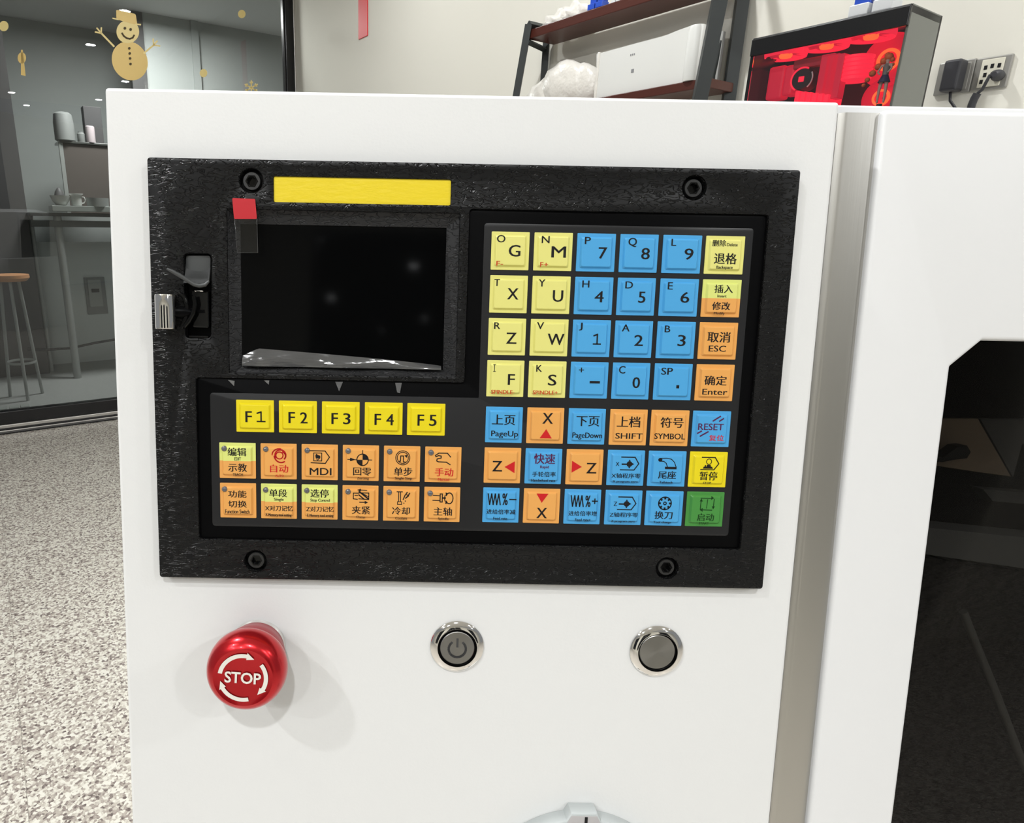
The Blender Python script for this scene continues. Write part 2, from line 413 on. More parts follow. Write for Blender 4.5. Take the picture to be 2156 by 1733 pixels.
# --- beyond the glass
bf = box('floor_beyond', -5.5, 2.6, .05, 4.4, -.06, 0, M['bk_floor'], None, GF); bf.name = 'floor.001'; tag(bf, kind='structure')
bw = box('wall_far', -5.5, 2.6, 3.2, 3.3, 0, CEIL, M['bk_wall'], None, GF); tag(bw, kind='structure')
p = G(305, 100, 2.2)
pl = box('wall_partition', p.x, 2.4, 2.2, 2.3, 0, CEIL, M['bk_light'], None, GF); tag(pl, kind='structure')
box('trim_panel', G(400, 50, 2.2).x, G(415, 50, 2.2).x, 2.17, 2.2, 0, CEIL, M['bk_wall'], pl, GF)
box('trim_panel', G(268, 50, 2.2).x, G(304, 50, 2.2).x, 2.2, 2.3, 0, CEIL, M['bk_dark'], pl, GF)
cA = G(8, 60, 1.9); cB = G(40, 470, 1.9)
tag(box('wall_column', cA.x-.5, (cA.x+cB.x)/2+.03, 1.9, 2.2, 0, CEIL, M['bk_dark'], None, GF), kind='structure')  # dark column added in place of a reflection in the glass
GL = bpy.data.lights.new('kitchen_lamp', 'AREA'); GL.shape = 'DISK'; GL.size = .5; GL.energy = 125; GL.color = (1, 1, .99)
glo = bpy.data.objects.new('kitchen_lamp', GL); COL.objects.link(glo); glo.matrix_world = GF @ Matrix.Translation((-.9, 1.2, CEIL-.08))

YB = 1.5
def gb(name, x0, y0, x1, y1, m, label, cat, ya=YB, d=.2, group=None, bev=.004):
    """a box whose front face spans two pixels on the plane ya behind the glass"""
    a = G((x0+x1)/2, y0, ya); b = G((x0+x1)/2, y1, ya); l = G(x0, (y0+y1)/2, ya).x; r = G(x1, (y0+y1)/2, ya).x
    bm = bmesh.new(); xc = (l+r)/2; zb = b.z
    bm_box(bm, l-xc, r-xc, 0, d, 0, a.z-b.z, bev)
    o = from_bm(name, bm, m, None, GF @ Matrix.Translation((xc, ya, zb)))
    return tag(o, label, cat, group)
# kitchen table
zt = G(120, 448, YB).z; za = G(120, 478, YB).z
tx0 = G(62, 450, YB).x; tx1 = tx0+1.5
tb = empty('kitchen_table', GF @ Matrix.Translation((tx0, YB, 0)), 'dim grey kitchen table with steel legs behind the glass door', 'table')
TM = GF @ Matrix.Translation((tx0, YB, 0))
box('table_top', 0, 1.5, 0, .82, zt-.03, zt, M['bk_counter'], tb, TM, .006)
box('lower_shelf', .03, 1.5, .02, .58, za+.03, za+.055, M['bk_counter'], tb, TM, .005)
box('apron', .0, 1.5, .0, .03, za, za+.055, M['bk_counter'], tb, TM, .003)
lx = G(140, 600, YB).x-tx0
tube('leg', [(lx, .06, 0), (lx, .06, zt-.03)], .034, M['bk_steel'], tb, TM, 16)
lx2 = G(63, 530, YB+.3).x-tx0
tube('leg', [(max(lx2, .03), .5, 0), (max(lx2, .03), .5, zt-.03)], .024, M['bk_steel'], tb, TM, 12)
tube('leg', [(1.4, .06, 0), (1.4, .06, zt-.03)], .034, M['bk_steel'], tb, TM, 16)
gb('tray', 110, 434, 240, 446, M['bk_tray'], 'pale green tray lying on the kitchen table', 'tray', YB-.02, .36)
ty = YB+.06
def gl(name, xc, y0, y1, prof, m, label, cat, ya=ty, n=32):
    """turned vessel: prof in units of its height"""
    a = G(xc, y0, ya); b = G(xc, y1, ya); h = a.z-b.z
    o = lathe(name, [(r*h, z*h) for r, z in prof], m, None, GF @ Matrix.Translation((b.x, ya, b.z)), n, cap=True)
    return tag(o, label, cat), h, b
gl('bowl', 129, 412, 433, [(.45, 0), (.5, .06), (.8, .45), (.98, 1), (.93, 1), (.75, .5), (.4, .12), (.01, .1)], M['bk_white'], 'white china bowl on the tray behind the glass', 'bowl')
mg = empty('mug', GF, 'white mug with a wide rim between bowl and pan', 'mug')
a = G(162, 408, ty); b = G(162, 433, ty); h = a.z-b.z
mg.matrix_world = GF @ Matrix.Translation((b.x, ty, b.z))
lathe('body', [(.40*h, 0), (.42*h, .05*h), (.44*h, .85*h), (.60*h, .97*h), (.60*h, h), (.42*h, .95*h), (.38*h, .1*h), (.01, .08*h)], M['bk_white'], mg, mg.matrix_world, 32)
tube('handle', [(.42*h, 0, .75*h), (.66*h, 0, .72*h), (.72*h, 0, .45*h), (.62*h, 0, .22*h), (.42*h, 0, .2*h)], .05*h, M['bk_white'], mg, mg.matrix_world, 8)
gl('pan', 207, 417, 436, [(1.1, 0), (1.15, .05), (1.2, 1), (1.15, 1), (1.05, .1), (.01, .08)], M['bk_steel'], 'grey metal pan beside the white mug', 'pan')
gl('plant_pot', 125, 395, 413, [(.3, 0), (.55, .1), (.45, .5), (.2, .9), (.05, 1)], M['bk_dark'], 'small dark sprouting ornament behind the white bowl', 'ornament', ty+.1)
# shelf cupboard with jars behind the table
cb = G(187, 440, YB+.45)
cab = empty('cupboard', GF @ Matrix.Translation((cb.x, YB+.45, zt+.0005)), 'brown cupboard standing at the back of the kitchen table', 'cupboard')
cw = (G(228, 370, YB+.45).x-G(135, 370, YB+.45).x)
ct = G(187, 300, YB+.45).z-zt-.0005
box('side_post', -cw/2, -cw/2+.035, 0, .04, 0, ct, M['bk_steel'], cab, cab.matrix_world, .003)
box('carcass', -cw/2+.035, cw/2+.3, .01, .35, 0, ct-.02, M['bk_brown'], cab, cab.matrix_world, .004)
box('top_board', -cw/2, cw/2+.3, -.01, .36, ct-.02, ct, M['bk_counter'], cab, cab.matrix_world, .003)
YC = YB+.5
def standon(o):
    o.location = o.location + Vector((0, 0, ct+zt+.001)) - Vector((0, 0, o.location.z)); return o
o, h, b = gl('kettle', 138, 235, 297, [(.30, 0), (.34, .03), (.34, .6), (.30, .9), (.22, .97), (.05, 1)], M['bk_pale'], 'tall pale green jug on the brown cupboard', 'jug', YC); standon(o)
o, h, b = gl('canister', 192, 262, 297, [(.26, 0), (.27, .03), (.27, .95), (.2, 1)], M['bk_pink'], 'slim pale pink canister on the brown cupboard', 'canister', YC-.03); standon(o)
o, h, b = gl('jar', 172, 275, 297, [(.36, 0), (.38, .05), (.38, .8), (.28, .9), (.28, 1)], M['bk_pale'], 'short grey jar between the jug and the canister', 'jar', YC); standon(o)
standon(gb('coffee_machine', 178, 218, 215, 297, M['bk_dark'], 'dark boxy coffee machine behind the pink canister', 'appliance', YC+.08, .15))
# stool
sz = G(30, 578, 1.0).z; sx = G(18, 578, 1.0).x; sr = (G(62, 578, 1.0).x-sx)
sm_ = GF @ Matrix.Translation((sx, 1.0, 0))
st = empty('bar_stool', sm_, 'bar stool with round light wooden seat behind the glass door', 'stool')
lathe('seat', [(sr*.5, sz-.055), (sr*.85, sz-.05), (sr, sz-.025), (sr*.98, sz), (.01, sz+.004)], M['stool_wood'], st, sm_, 40)
for a in (30, 150, 270):
    ca, sa = math.cos(math.radians(a)), math.sin(math.radians(a))
    tube('leg', [(sr*.5*ca, sr*.5*sa, sz-.05), (sr*.95*ca, sr*.95*sa, 0)], .013, M['bk_steel'], st, sm_, 8)
lathe('foot_ring', [(sr*.72, .30), (sr*.74, .31), (sr*.72, .32), (sr*.70, .31), (sr*.72, .30)], M['bk_steel'], st, sm_, 32, cap=False)
# low wall behind the table with a socket
wz = G(130, 445, 2.35)
lw = box('wall_low', -3.4, 1.4, 2.32, 2.4, 0, 1.25, mat('low_wall', (.62, .65, .64), .6), None, GF); tag(lw, kind='structure')  # wall colour lightened to stand in for the bright floor's reflection
so = empty('wall_socket', GF, 'pale socket plate low on the wall beyond the glass door', 'socket')
a, b = G(176, 585, 2.3), G(228, 660, 2.3); so.matrix_world = GF @ Matrix.Translation(((a.x+b.x)/2, 2.31, b.z)); sw = b.x-a.x; shh = a.z-b.z
box('plate', -sw/2, sw/2, -.01, .01, 0, shh, M['bk_pale'], so, so.matrix_world, .004)
box('cover', -sw*.35, sw*.3, -.018, -.01, shh*.2, shh*.95, M['bk_steel'], so, so.matrix_world, .003)
box('slot', -sw*.2, sw*.18, -.021, -.018, shh*.6, shh*.7, M['bk_dark'], so, so.matrix_world, .001)
pts = [G(58, 735, 1.9), G(90, 737, 1.9), G(150, 733, 1.9), G(200, 722, 1.9), G(260, 712, 1.9)]
zmn = min(q.z for q in pts)
hz = tube('hose', pts, .012, M['cable'], None, GF, 8); tag(hz, 'dark hose curving along the floor beyond the glass door', 'hose')
# pale blocks on the floor just behind the glass
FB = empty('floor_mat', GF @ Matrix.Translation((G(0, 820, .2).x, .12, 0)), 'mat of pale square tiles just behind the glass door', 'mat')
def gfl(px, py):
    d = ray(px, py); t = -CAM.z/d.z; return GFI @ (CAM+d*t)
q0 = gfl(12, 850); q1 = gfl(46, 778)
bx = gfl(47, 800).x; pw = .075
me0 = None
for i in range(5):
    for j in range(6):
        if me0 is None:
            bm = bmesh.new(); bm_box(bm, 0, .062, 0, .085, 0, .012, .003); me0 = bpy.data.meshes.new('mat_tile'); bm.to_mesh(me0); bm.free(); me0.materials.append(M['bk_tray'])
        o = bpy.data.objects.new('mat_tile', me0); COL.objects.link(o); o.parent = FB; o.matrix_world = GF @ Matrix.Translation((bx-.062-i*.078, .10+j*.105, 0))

# --- stickers on the glass
GY = -.0015
def gpt(px, py): q = G(px, py, .01); return (q.x, q.z)
def sticker(name, polys, m, label, cat, group=None, parent=None, dy=0.0, thick=.0008):
    c = gpt(*polys[0][0]); bm = bmesh.new()
    for poly in polys:
        q = [gpt(*p_) for p_ in poly]
        A = [bm.verts.new((x-c[0], .01-dy-thick, z-c[1])) for x, z in q]; B = [bm.verts.new((x-c[0], .01-dy, z-c[1])) for x, z in q]
        bm.faces.new(A); bm.faces.new(B[::-1])
        for i in range(len(q)): j = (i+1) % len(q); bm.faces.new((A[i], B[i], B[j], A[j]))
    o = from_bm(name, bm, m, parent, GF @ Matrix.Translation((c[0], 0, c[1])))
    if label: tag(o, label, cat, group)
    return o
zs = lambda pts, s=9.122, ox=180, oy=0: [(ox+x/s, oy+y/s) for x, y in pts]
def ell(cx_, cy_, rx, ry, rot, n=36):
    c, s_ = math.cos(math.radians(rot)), math.sin(math.radians(rot))
    return [(cx_+rx*math.cos(2*PI*k/n)*c-ry*math.sin(2*PI*k/n)*s_, cy_+rx*math.cos(2*PI*k/n)*s_+ry*math.sin(2*PI*k/n)*c) for k in range(n)]
snow = sticker('snowman_sticker', [zs(ell(850, 1170, 335, 385, -28))], M['gold'], 'gold snowman sticker with hat and stick arms on the glass', 'sticker')
sticker('head', [zs(ell(812, 610, 218, 222, 0))], M['gold_pale'], None, None, None, snow, .001)
sticker('hat', [zs([(590, 200), (620, 192), (940, 265), (965, 290), (990, 450), (940, 470), (640, 385), (592, 350)])], M['gold'], None, None, None, snow, .002)
for bp_ in ([(515, 338), (640, 365), (640, 392), (515, 362)], [(945, 450), (1068, 462), (1062, 490), (950, 474)]): sticker('hat_brim', [zs(bp_)], M['gold_pale'], None, None, None, snow, .0015)
def armz(pts, w): return [zs(q) for q in stroke(pts, w)]
sticker('arm', armz([(545, 890), (305, 640)], 34)+armz([(305, 640), (190, 615)], 30)+armz([(290, 625), (220, 540)], 28)+armz([(300, 640), (305, 535)], 30), M['gold_pale'], None, None, None, snow, .0005)
sticker('arm', armz([(1125, 1020), (1310, 865)], 34)+armz([(1310, 865), (1425, 885)], 28)+armz([(1310, 860), (1375, 790)], 30)+armz([(1310, 865), (1297, 750)], 28), M['gold_pale'], None, None, None, snow, .0005)
for x, y in ((755, 545), (865, 568)): sticker('eye', [zs(ell(x, y, 26, 28, 0, 16))], M['sticker_dark'], None, None, None, snow, .003)
for x, y in ((840, 930), (848, 1028), (855, 1124), (863, 1230)): sticker('button', [zs(ell(x, y, 25, 25, 0, 16))], M['sticker_dark'], None, None, None, snow, .003)
sticker('mouth', armz([(700, 640), (735, 695), (790, 735), (850, 748), (905, 728), (932, 680)], 32), M['sticker_dark'], None, None, None, snow, .003)
for (x, y, r, lb) in ((8, 55, 10, 'gold dot sticker at the left end of the glass'), (509, 29.5, 8, 'gold dot sticker near the black door stile'), (428.5, 154, 8, 'gold dot sticker between snowman and snowflake')):
    sticker('dot_sticker', [ell(x, y, r, r*1.1, 0, 20)], M['gold_pale'], lb, 'sticker', 'round gold dots on the glass')
fl = []
for a in range(0, 360, 60):
    ca, sa = math.cos(math.radians(a+90)), math.sin(math.radians(a+90)); L = 15
    fl += stroke([(529, 185), (529+L*ca, 185-L*sa)], 2.6)
    for s_ in (-35, 35):
        c2, s2 = math.cos(math.radians(a+90+s_)), math.sin(math.radians(a+90+s_)); fl += stroke([(529+L*.55*ca, 185-L*.55*sa), (529+L*.55*ca+5*c2, 185-L*.55*sa-5*s2)], 2.2)
sticker('snowflake_sticker', fl, M['gold_pale'], 'gold snowflake sticker peeping over the cabinet top', 'sticker')
sticker('bell_sticker', [ell(46, 122, 9, 12, 0, 14), [(44, 105), (48, 105), (54, 160), (44, 158)]], M['gold'], 'small hanging gold sticker left of the snowman', 'sticker')

# --- red paper strip on the back wall
a = S(756, -60); b = S(775, 75)
o = box('paper_strip', S(756, 40).x, S(775, 40).x, -.006, 0, b.z, b.z+.42, M['red_paper'], None, SF, .001)
tag(o, 'narrow bright red paper strip hanging on the bare wall', 'decoration')

# ================================================================== ladder shelf
def sprism(pts, r, name, m, parent):
    bm = bmesh.new(); bm_tube(bm, pts, r*1.2, 4); return from_bm(name, bm, m, parent, SF)
YF, YR = -.19, -.025
sh = empty('ladder_shelf', SF @ Matrix.Translation((S(1111, 84, YF).x, YR, 0)), 'black ladder shelf with dark red wooden boards against the wall', 'shelf')
def down(a, b, z=0.0):
    t = (a.z-z)/(a.z-b.z); return a+(b-a)*t
fa, fb = S(1113, 52, YF), S(1088, 195, YF); ff = down(fa, fb); fr_ = S(1148, 62, YR)
ra = Vector((S(1148, 120, YR).x, YR, fr_.z))
PR = .017
sprism([ff, fa], PR, 'leg', M['post'], sh); sprism([Vector((ra.x, YR, 0)), ra], PR, 'leg', M['post'], sh)
sprism([fa, Vector((fa.x, YR, fa.z))], PR*.8, 'top_rail', M['post'], sh)
ga, gb_ = S(1515, 0, YF-.02), S(1474, 205, YF-.02); gt = ga+(ga-gb_)*.6; gf = down(ga, gb_)
sprism([gf, gt], PR*1.5, 'leg', M['post'], sh)
ha, hb = S(1562, 0, YR), S(1540, 207, YR); ht = Vector((ha.x, YR, ha.z+.25)); sprism([Vector((hb.x, YR, 0)), ht], PR*1.35, 'leg', M['post'], sh)
sprism([gt, ht], PR*.8, 'top_rail', M['post'], sh)
zb1 = S(1111, 83, YF+.01).z; bx0 = S(1111, 83, YF+.01).x; bx1 = ha.x+.02
def board(z, x0, x1, th_, y0=YF+.01, y1=YR):
    bm = bmesh.new(); bm_box(bm, x0, x1, y0, y1, z, z+th_, .003)
    return from_bm('board', bm, M['shelf_wood'], sh, SF)
board(zb1, bx0, bx1, .036)
zb2 = S(1300, 198, YF+.01).z-.03; board(zb2, fa.x-.02, bx1, .03)
sprism([Vector((fa.x, YF, zb1-.012)), Vector((ra.x, YR, zb1-.012))], PR*.6, 'cross_rail', M['post'], sh)
board(.7, fa.x-.03, bx1, .03); 
# things on the shelves
def blob(name, pts, r, m, label, cat, mwx, seed=0, amp=.35):
    bm = bmesh.new(); rnd = random.Random(seed)
    for p_, rr in zip(pts, r):
        t = bmesh.ops.create_icosphere(bm, subdivisions=3, radius=1.0)
        for v in t['verts']:
            n_ = 1 + amp*(math.sin(v.co.x*5+seed)*math.cos(v.co.y*6+seed*2)*.5 + .35*math.sin(v.co.z*9+v.co.x*7))
            v.co = Vector((v.co.x*rr[0], v.co.y*rr[1], v.co.z*rr[2]))*n_ + Vector(p_)
            if v.co.z < 0: v.co.z = 0
    o = from_bm(name, bm, m, None, mwx, True); return tag(o, label, cat)
zt2 = zb2+.03
c0 = S(1150, 175, YF+.10); c1 = S(1225, 165, YF+.15)
blob('plastic_bag', [(0, 0, .05), (.10, 0, .085), (.19, .01, .07)], [(.13, .055, .09), (.14, .06, .11), (.10, .05, .10)], M['bag'], 'crumpled cream plastic bag on the lower shelf beside the white device', 'bag', SF @ Matrix.Translation((c0.x+.02, YF+.10, zt2)), 3, .10)
zt1 = zb1+.036
c0 = S(1190, 50, YF+.10)
blob('plastic_wrap', [(0, 0, .02), (.08, 0, .03)], [(.08, .05, .045), (.06, .045, .05)], M['bag'], 'crumpled clear wrapping on the upper shelf', 'wrapping', SF @ Matrix.Translation((c0.x-.02, YF+.10, zt1)), 5, .5)
# white device with a curved end
yd = YF+.03
pxs = [(1256, 200), (1256, 114), (1340, 90), (1420, 68), (1452, 56), (1480, 52), (1484, 165), (1440, 172), (1350, 186)]
q0 = S(1256, 200, yd); zt_ = zt2
ds = empty('white_device', SF @ Matrix.Translation((q0.x, yd, zt_)), 'large white storage device with rounded right end on the lower shelf', 'device')
def dl(px, py): q = S(px, py, yd); return (q.x-q0.x, q.z-zt_)
ot = [dl(1256, 114), dl(1340, 91), dl(1400, 75), dl(1432, 62), dl(1452, 55), dl(1482, 54)]
xr_ = ot[-1][0]
outl = [(0, 0)]+ot+[(xr_, 0)]
extrude_poly('front_shell', outl, XZ, 0, .125, M['box_white'], ds, ds.matrix_world)
ol2 = [(x_*1.0-.004, z_+.004) for x_, z_ in outl[1:2]]
box('side_cap', -.012, .0, -.004, .13, 0, ot[0][1]+.004, M['bag'], ds, ds.matrix_world, .003)
lathe('rounded_end', [(.028, 0.0), (.03, .01), (.03, ot[-1][1]-.01), (.026, ot[-1][1]+.003), (.01, ot[-1][1]+.004)], M['box_white'], ds, ds.matrix_world @ Matrix.Translation((xr_-.02, -.002, 0)), 32)
a = dl(1332, 148); b = dl(1332, 115)
box('logo_mark', a[0]-.006, a[0]+.006, -.0012, -.0002, a[1]-.008, a[1]+.004, M['grey_mark'], ds, ds.matrix_world)
for dx in (-.008, 0, .008): box('print_mark', b[0]+dx-.002, b[0]+dx+.002, -.0012, -.0002, b[1]-.003, b[1]+.003, M['grey_mark'], ds, ds.matrix_world)
# upright dark antenna
pa = S(1500, 165, YF+.12); pb = S(1518, 85, YF+.12); dd = pb-pa
o = tube('antenna', [Vector((0, 0, zt2-pa.z+.001)), (0, 0, .01), dd*.5, dd], [.014, .012, .010, .004], M['post'], None, SF @ Matrix.Translation(pa), 10, flat=.5)
tag(o, 'dark tapered antenna standing behind the shelf post', 'antenna')
# toy on the upper shelf (only its feet are in view)
def toy(name, base, s, mws, label, cols):
    e = empty(name, mws @ Matrix.Translation(base), label, 'toy'); mm = e.matrix_world
    A, Bc, C = cols
    for sg in (-1, 1):
        box('foot', sg*.34*s-.28*s, sg*.34*s+.28*s, -.38*s, .25*s, 0, .34*s, A, e, mm, .03*s)
        box('leg', sg*.33*s-.25*s, sg*.33*s+.25*s, -.2*s, .2*s, .34*s, .90*s, C, e, mm, .03*s)
        box('arm', sg*.62*s-.11*s, sg*.62*s+.11*s, -.12*s, .14*s, 1.0*s, 1.7*s, A, e, mm, .03*s)
    box('torso', -.45*s, .45*s, -.2*s, .22*s, .95*s, 1.75*s, Bc, e, mm, .05*s)
    box('head', -.2*s, .2*s, -.18*s, .18*s, 1.77*s, 2.2*s, C, e, mm, .06*s)
    box('belt', -.40*s, .40*s, -.22*s, .24*s, .88*s, 1.0*s, C, e, mm, .02*s)
    return e
q = S(1260, 20, YF+.035); toy('toy_robot', (q.x, YF+.035, zt1), .060, SF, 'blue and red toy robot standing on the upper shelf', (M['toy_blue'], M['toy_red'], M['toy_blue']))
e = toy('toy_robot', (S(1300, 8, YF+.035).x, YF+.035, zt1), .034, SF, 'small white and red toy robot beside the blue one', (M['toy_white'], M['toy_red'], M['toy_white']))

# ================================================================== computer case
YP = -.50
pl_, pr_ = S(1575, 150, YP).x, S(1900, 110, YP).x
ztop = (S(1574, 82, YP).z + S(1920, 8, YP).z)/2; ph = .40; zbot = ztop-ph; pd = .16
pw_ = pr_-pl_
PM = SF @ Matrix.Translation((pl_, YP, zbot))
pc = empty('computer_case', PM, 'black computer case glowing red inside on the wall desk', 'computer')
tq = .012
box('base_panel', 0, pw_, 0, pd, 0, tq, M['pc_black'], pc, PM, .002)
box('top_panel', 0, pw_, 0, pd, ph-.02, ph, M['pc_black'], pc, PM, .003)
box('front_cover_strip', .0, pw_, -.004, .006, ph-.044, ph-.004, M['pc_black'], pc, PM, .002)
box('left_panel', 0, tq, 0, pd, 0, ph, M['pc_black'], pc, PM, .002)
box('back_panel', 0, pw_, pd-.01, pd, 0, ph, M['pc_in'], pc, PM, .001)
box('side_glass', pw_-.006, pw_, .004, pd, .0, ph, M['pc_side'], pc, PM, .001)
box('front_glass', .012, pw_-.004, -.003, 0, .01, ph-.043, M['pc_glass'], pc, PM)
def pp(px, py, y): q = S(px, py, YP+y); return Vector((q.x-pl_, y, q.z-zbot))
for x, y in ((1655, 113), (1741, 93), (1835, 72)):
    c = pp(x, y, .075); fz = ph-.05
    f_ = empty('top_fan', PM @ Matrix.Translation((c.x, .075, min(c.z, ph-.030)))); f_.parent = pc; f_.matrix_world = PM @ Matrix.Translation((c.x, .075, min(c.z, ph-.030)))
    lathe('fan_ring', [(.046, -.008), (.050, -.010), (.052, 0), (.050, .012), (.044, .012), (.044, -.004)], M['led_red'], f_, f_.matrix_world, 40, cap=False)
    lathe('fan_hub', [(.001, -.010), (.014, -.010), (.016, -.006), (.016, .006)], M['led_hot'], f_, f_.matrix_world, 24, cap=False)
    bm = bmesh.new()
    for k in range(9):
        a0 = 2*PI*k/9; pts_ = []
        for r_, da, z_ in ((.016, 0, -.004), (.045, .25, -.005), (.045, .8, .004), (.016, .55, .004)): pts_.append(bm.verts.new((r_*math.cos(a0+da), r_*math.sin(a0+da), z_)))
        bm.faces.new(pts_)
    from_bm('fan_blades', bm, M['led_soft'], f_, f_.matrix_world)
# left fan (seen edge on), reservoir, pump, bars, cooler, card
c = pp(1587, 178, .03); lathe('side_fan', [(.001, .010), (.030, .009), (.040, .004), (.041, -.003), (.03, -.008)], M['led_hot'], pc, PM @ Matrix.Translation((c.x-.002, .075, c.z)), 36, 'X', cap=False)
a, b = pp(1620, 142, .06), pp(1666, 204, .06)
box('reservoir', a.x, b.x*.6+a.x*.4, .06, .10, b.z, a.z, M['led_soft'], pc, PM, .006); box('reservoir', b.x*.6+a.x*.4+.002, b.x, .055, .10, b.z+.005, a.z-.004, M['led_soft'], pc, PM, .006)
c = pp(1690, 167, .05); cm_ = PM @ Matrix.Translation((c.x, .05, c.z))
lathe('pump_block', [(.001, -.006), (.024, -.006), (.026, 0), (.026, .03), (.024, .03)], M['pc_in'], pc, cm_, 36, 'Y')
tube('pump_ring', [(.027*math.cos(math.radians(t)), -.005, .027*math.sin(math.radians(t))) for t in range(60, 250, 10)], .0022, M['led_red'], pc, cm_, 6)
tube('pump_ring', [(.027*math.cos(math.radians(t)), -.005, .027*math.sin(math.radians(t))) for t in range(-50, 40, 10)], .0018, M['toy_white'], pc, cm_, 6)
box('pump_mark', -.007, .007, -.0085, -.006, -.007, .006, M['led_red'], pc, cm_, .001)
a, b = pp(1673, 120, .05), pp(1730, 142, .05)
bm = bmesh.new(); bm_box(bm, a.x, b.x, .05, .07, (a.z+b.z)/2-.012, (a.z+b.z)/2+.010, .003); from_bm('upper_block', bm, M['red_part'], pc, PM)
for x0, x1 in ((1730, 1741), (1742, 1751), (1752, 1762)):
    a, b = pp(x0, 116, .04), pp(x1, 206, .04); box('memory_bar', a.x, b.x, .04, .07, b.z, a.z, M['led_soft'], pc, PM, .002)
a, b = pp(1760, 118, .04), pp(1816, 163, .04); cx_ = (a.x+b.x)/2; cr_ = (b.x-a.x)/2; n_ = 6
prof = []
for k in range(n_):
    z0_ = k*(a.z-b.z)/n_; dz = (a.z-b.z)/n_; prof += [(cr_*.9, z0_), (cr_, z0_+dz*.2), (cr_, z0_+dz*.7), (cr_*.9, z0_+dz*.8)]
lathe('ribbed_cooler', prof, M['led_red'], pc, PM @ Matrix.Translation((cx_, .075, b.z)), 32)
a, b = pp(1675, 192, .03), pp(1745, 216, .03)
for k in range(6):
    t = k/6; box('card_fin', a.x+(b.x-a.x)*t, a.x+(b.x-a.x)*(t+.12), .03, .10, .03, a.z-.012*k*.3, M['led_red'], pc, PM, .001)
for (x, y, r_) in ((1868, 125, .060), (1852, 205, .045)):
    c = pp(x, y, .12); fm = PM @ Matrix.Translation((c.x, .135, c.z))
    lathe('rear_fan', [(.001, 0), (r_*.93, 0), (r_, -.006), (r_, .006)], M['led_soft'], pc, fm, 40, 'Y', cap=False)
    lathe('rear_fan_ring', [(r_*.30, -.010), (r_*.42, -.012), (r_*.42, -.004)], M['led_hot'], pc, fm, 28, 'Y', cap=False)
# figure standing in the case
fc = pp(1851, 221, .035); fx = fc.x; fz0 = fc.z
fig = empty('toy_figure', PM @ Matrix.Translation((fx, .035, fz0)), 'small toy figure with orange hair standing inside the glowing case', 'figurine'); fmw = fig.matrix_world
zh = pp(1857, 118, .035).z-fz0
bm = bmesh.new()
def skin_fig():
    me = bpy.data.meshes.new('body'); hgt = zh*1.02
    V = [(0, 0, .53), (0, 0, .62), (0, 0, .74), (0, 0, .84), (0, 0, .93), (-.05, 0, .50), (-.06, -.01, .27), (-.06, 0, .03), (.05, 0, .50), (.07, -.01, .27), (.07, 0, .03),
         (-.09, 0, .80), (-.15, -.02, .66), (-.08, -.06, .60), (.08, 0, .80), (.11, -.03, .70), (.06, -.06, .62)]
    Ed = [(0, 1), (1, 2), (2, 3), (3, 4), (0, 5), (5, 6), (6, 7), (0, 8), (8, 9), (9, 10), (2, 11), (11, 12), (12, 13), (2, 14), (14, 15), (15, 16)]
    R = [.06, .05, .06, .028, .07, .045, .032, .022, .045, .032, .022, .026, .02, .018, .026, .02, .018]
    me.from_pydata([Vector(v)*hgt for v in V], Ed, [])
    o = bpy.data.objects.new('body', me); COL.objects.link(o)
    o.modifiers.new('s', 'SKIN'); o.modifiers.new('u', 'SUBSURF').levels = 1
    for v, r_ in zip(me.skin_vertices[0].data, R): v.radius = (r_*hgt, r_*hgt)
    me.skin_vertices[0].data[0].use_root = True
    dg = bpy.context.evaluated_depsgraph_get(); dg.update(); m2 = bpy.data.meshes.new_from_object(o.evaluated_get(dg)); bpy.data.objects.remove(o); m2.name = 'body'
    return link('body', m2, M['skin'], fig, fmw, True)
skin_fig()
lathe('stand', [(.022, tq-fz0), (.022, tq-fz0+.004), (.006, tq-fz0+.008), (.006, .002)], M['pc_in'], fig, fmw, 20)
lathe('skirt', [(.05*zh, .62*zh), (.07*zh, .58*zh), (.12*zh, .46*zh), (.11*zh, .45*zh)], M['navy'], fig, fmw, 20, cap=False)
lathe('top', [(.062*zh, .60*zh), (.062*zh, .68*zh), (.075*zh, .76*zh), (.04*zh, .83*zh)], M['plate'], fig, fmw, 20, cap=False)
bm = bmesh.new()
for k, (x, y, z, r_) in enumerate(((0, .02, .96, .085), (-.10, .03, .90, .07), (-.19, .03, .80, .07), (-.28, .03, .68, .07), (-.36, .03, .56, .055), (-.42, .03, .46, .04), (.07, .03, .9, .05), (-.04, .02, 1.0, .06), (.09, .03, .8, .04))):
    t = bmesh.ops.create_icosphere(bm, subdivisions=2, radius=r_*zh); bmesh.ops.translate(bm, verts=t['verts'], vec=Vector((x, y, z))*zh)
from_bm('hair', bm, M['hair'], fig, fmw, True)
# toy on top of the case (feet only in view)
q = S(1850, 20, YP+.07); toy('toy_robot', (q.x+.01, YP+.035, ztop), .075, SF, 'white and blue toy robot on top of the black computer case', (M['toy_white'], M['toy_red'], M['toy_blue']))
# desk carrying the case
dk = empty('wall_desk', SF @ Matrix.Translation((pl_+.1, YP, 0)), 'white narrow desk under the glowing computer case', 'desk'); dm = dk.matrix_world
box('desk_top', -.15, .75, -.08, .48, zbot-.03, zbot, M['base'], dk, dm, .003)
for x in (-.1, .7):
    for y in (-.04, .44): box('leg', x-.02, x+.02, y-.02, y+.02, 0, zbot-.03, M['base'], dk, dm, .002)

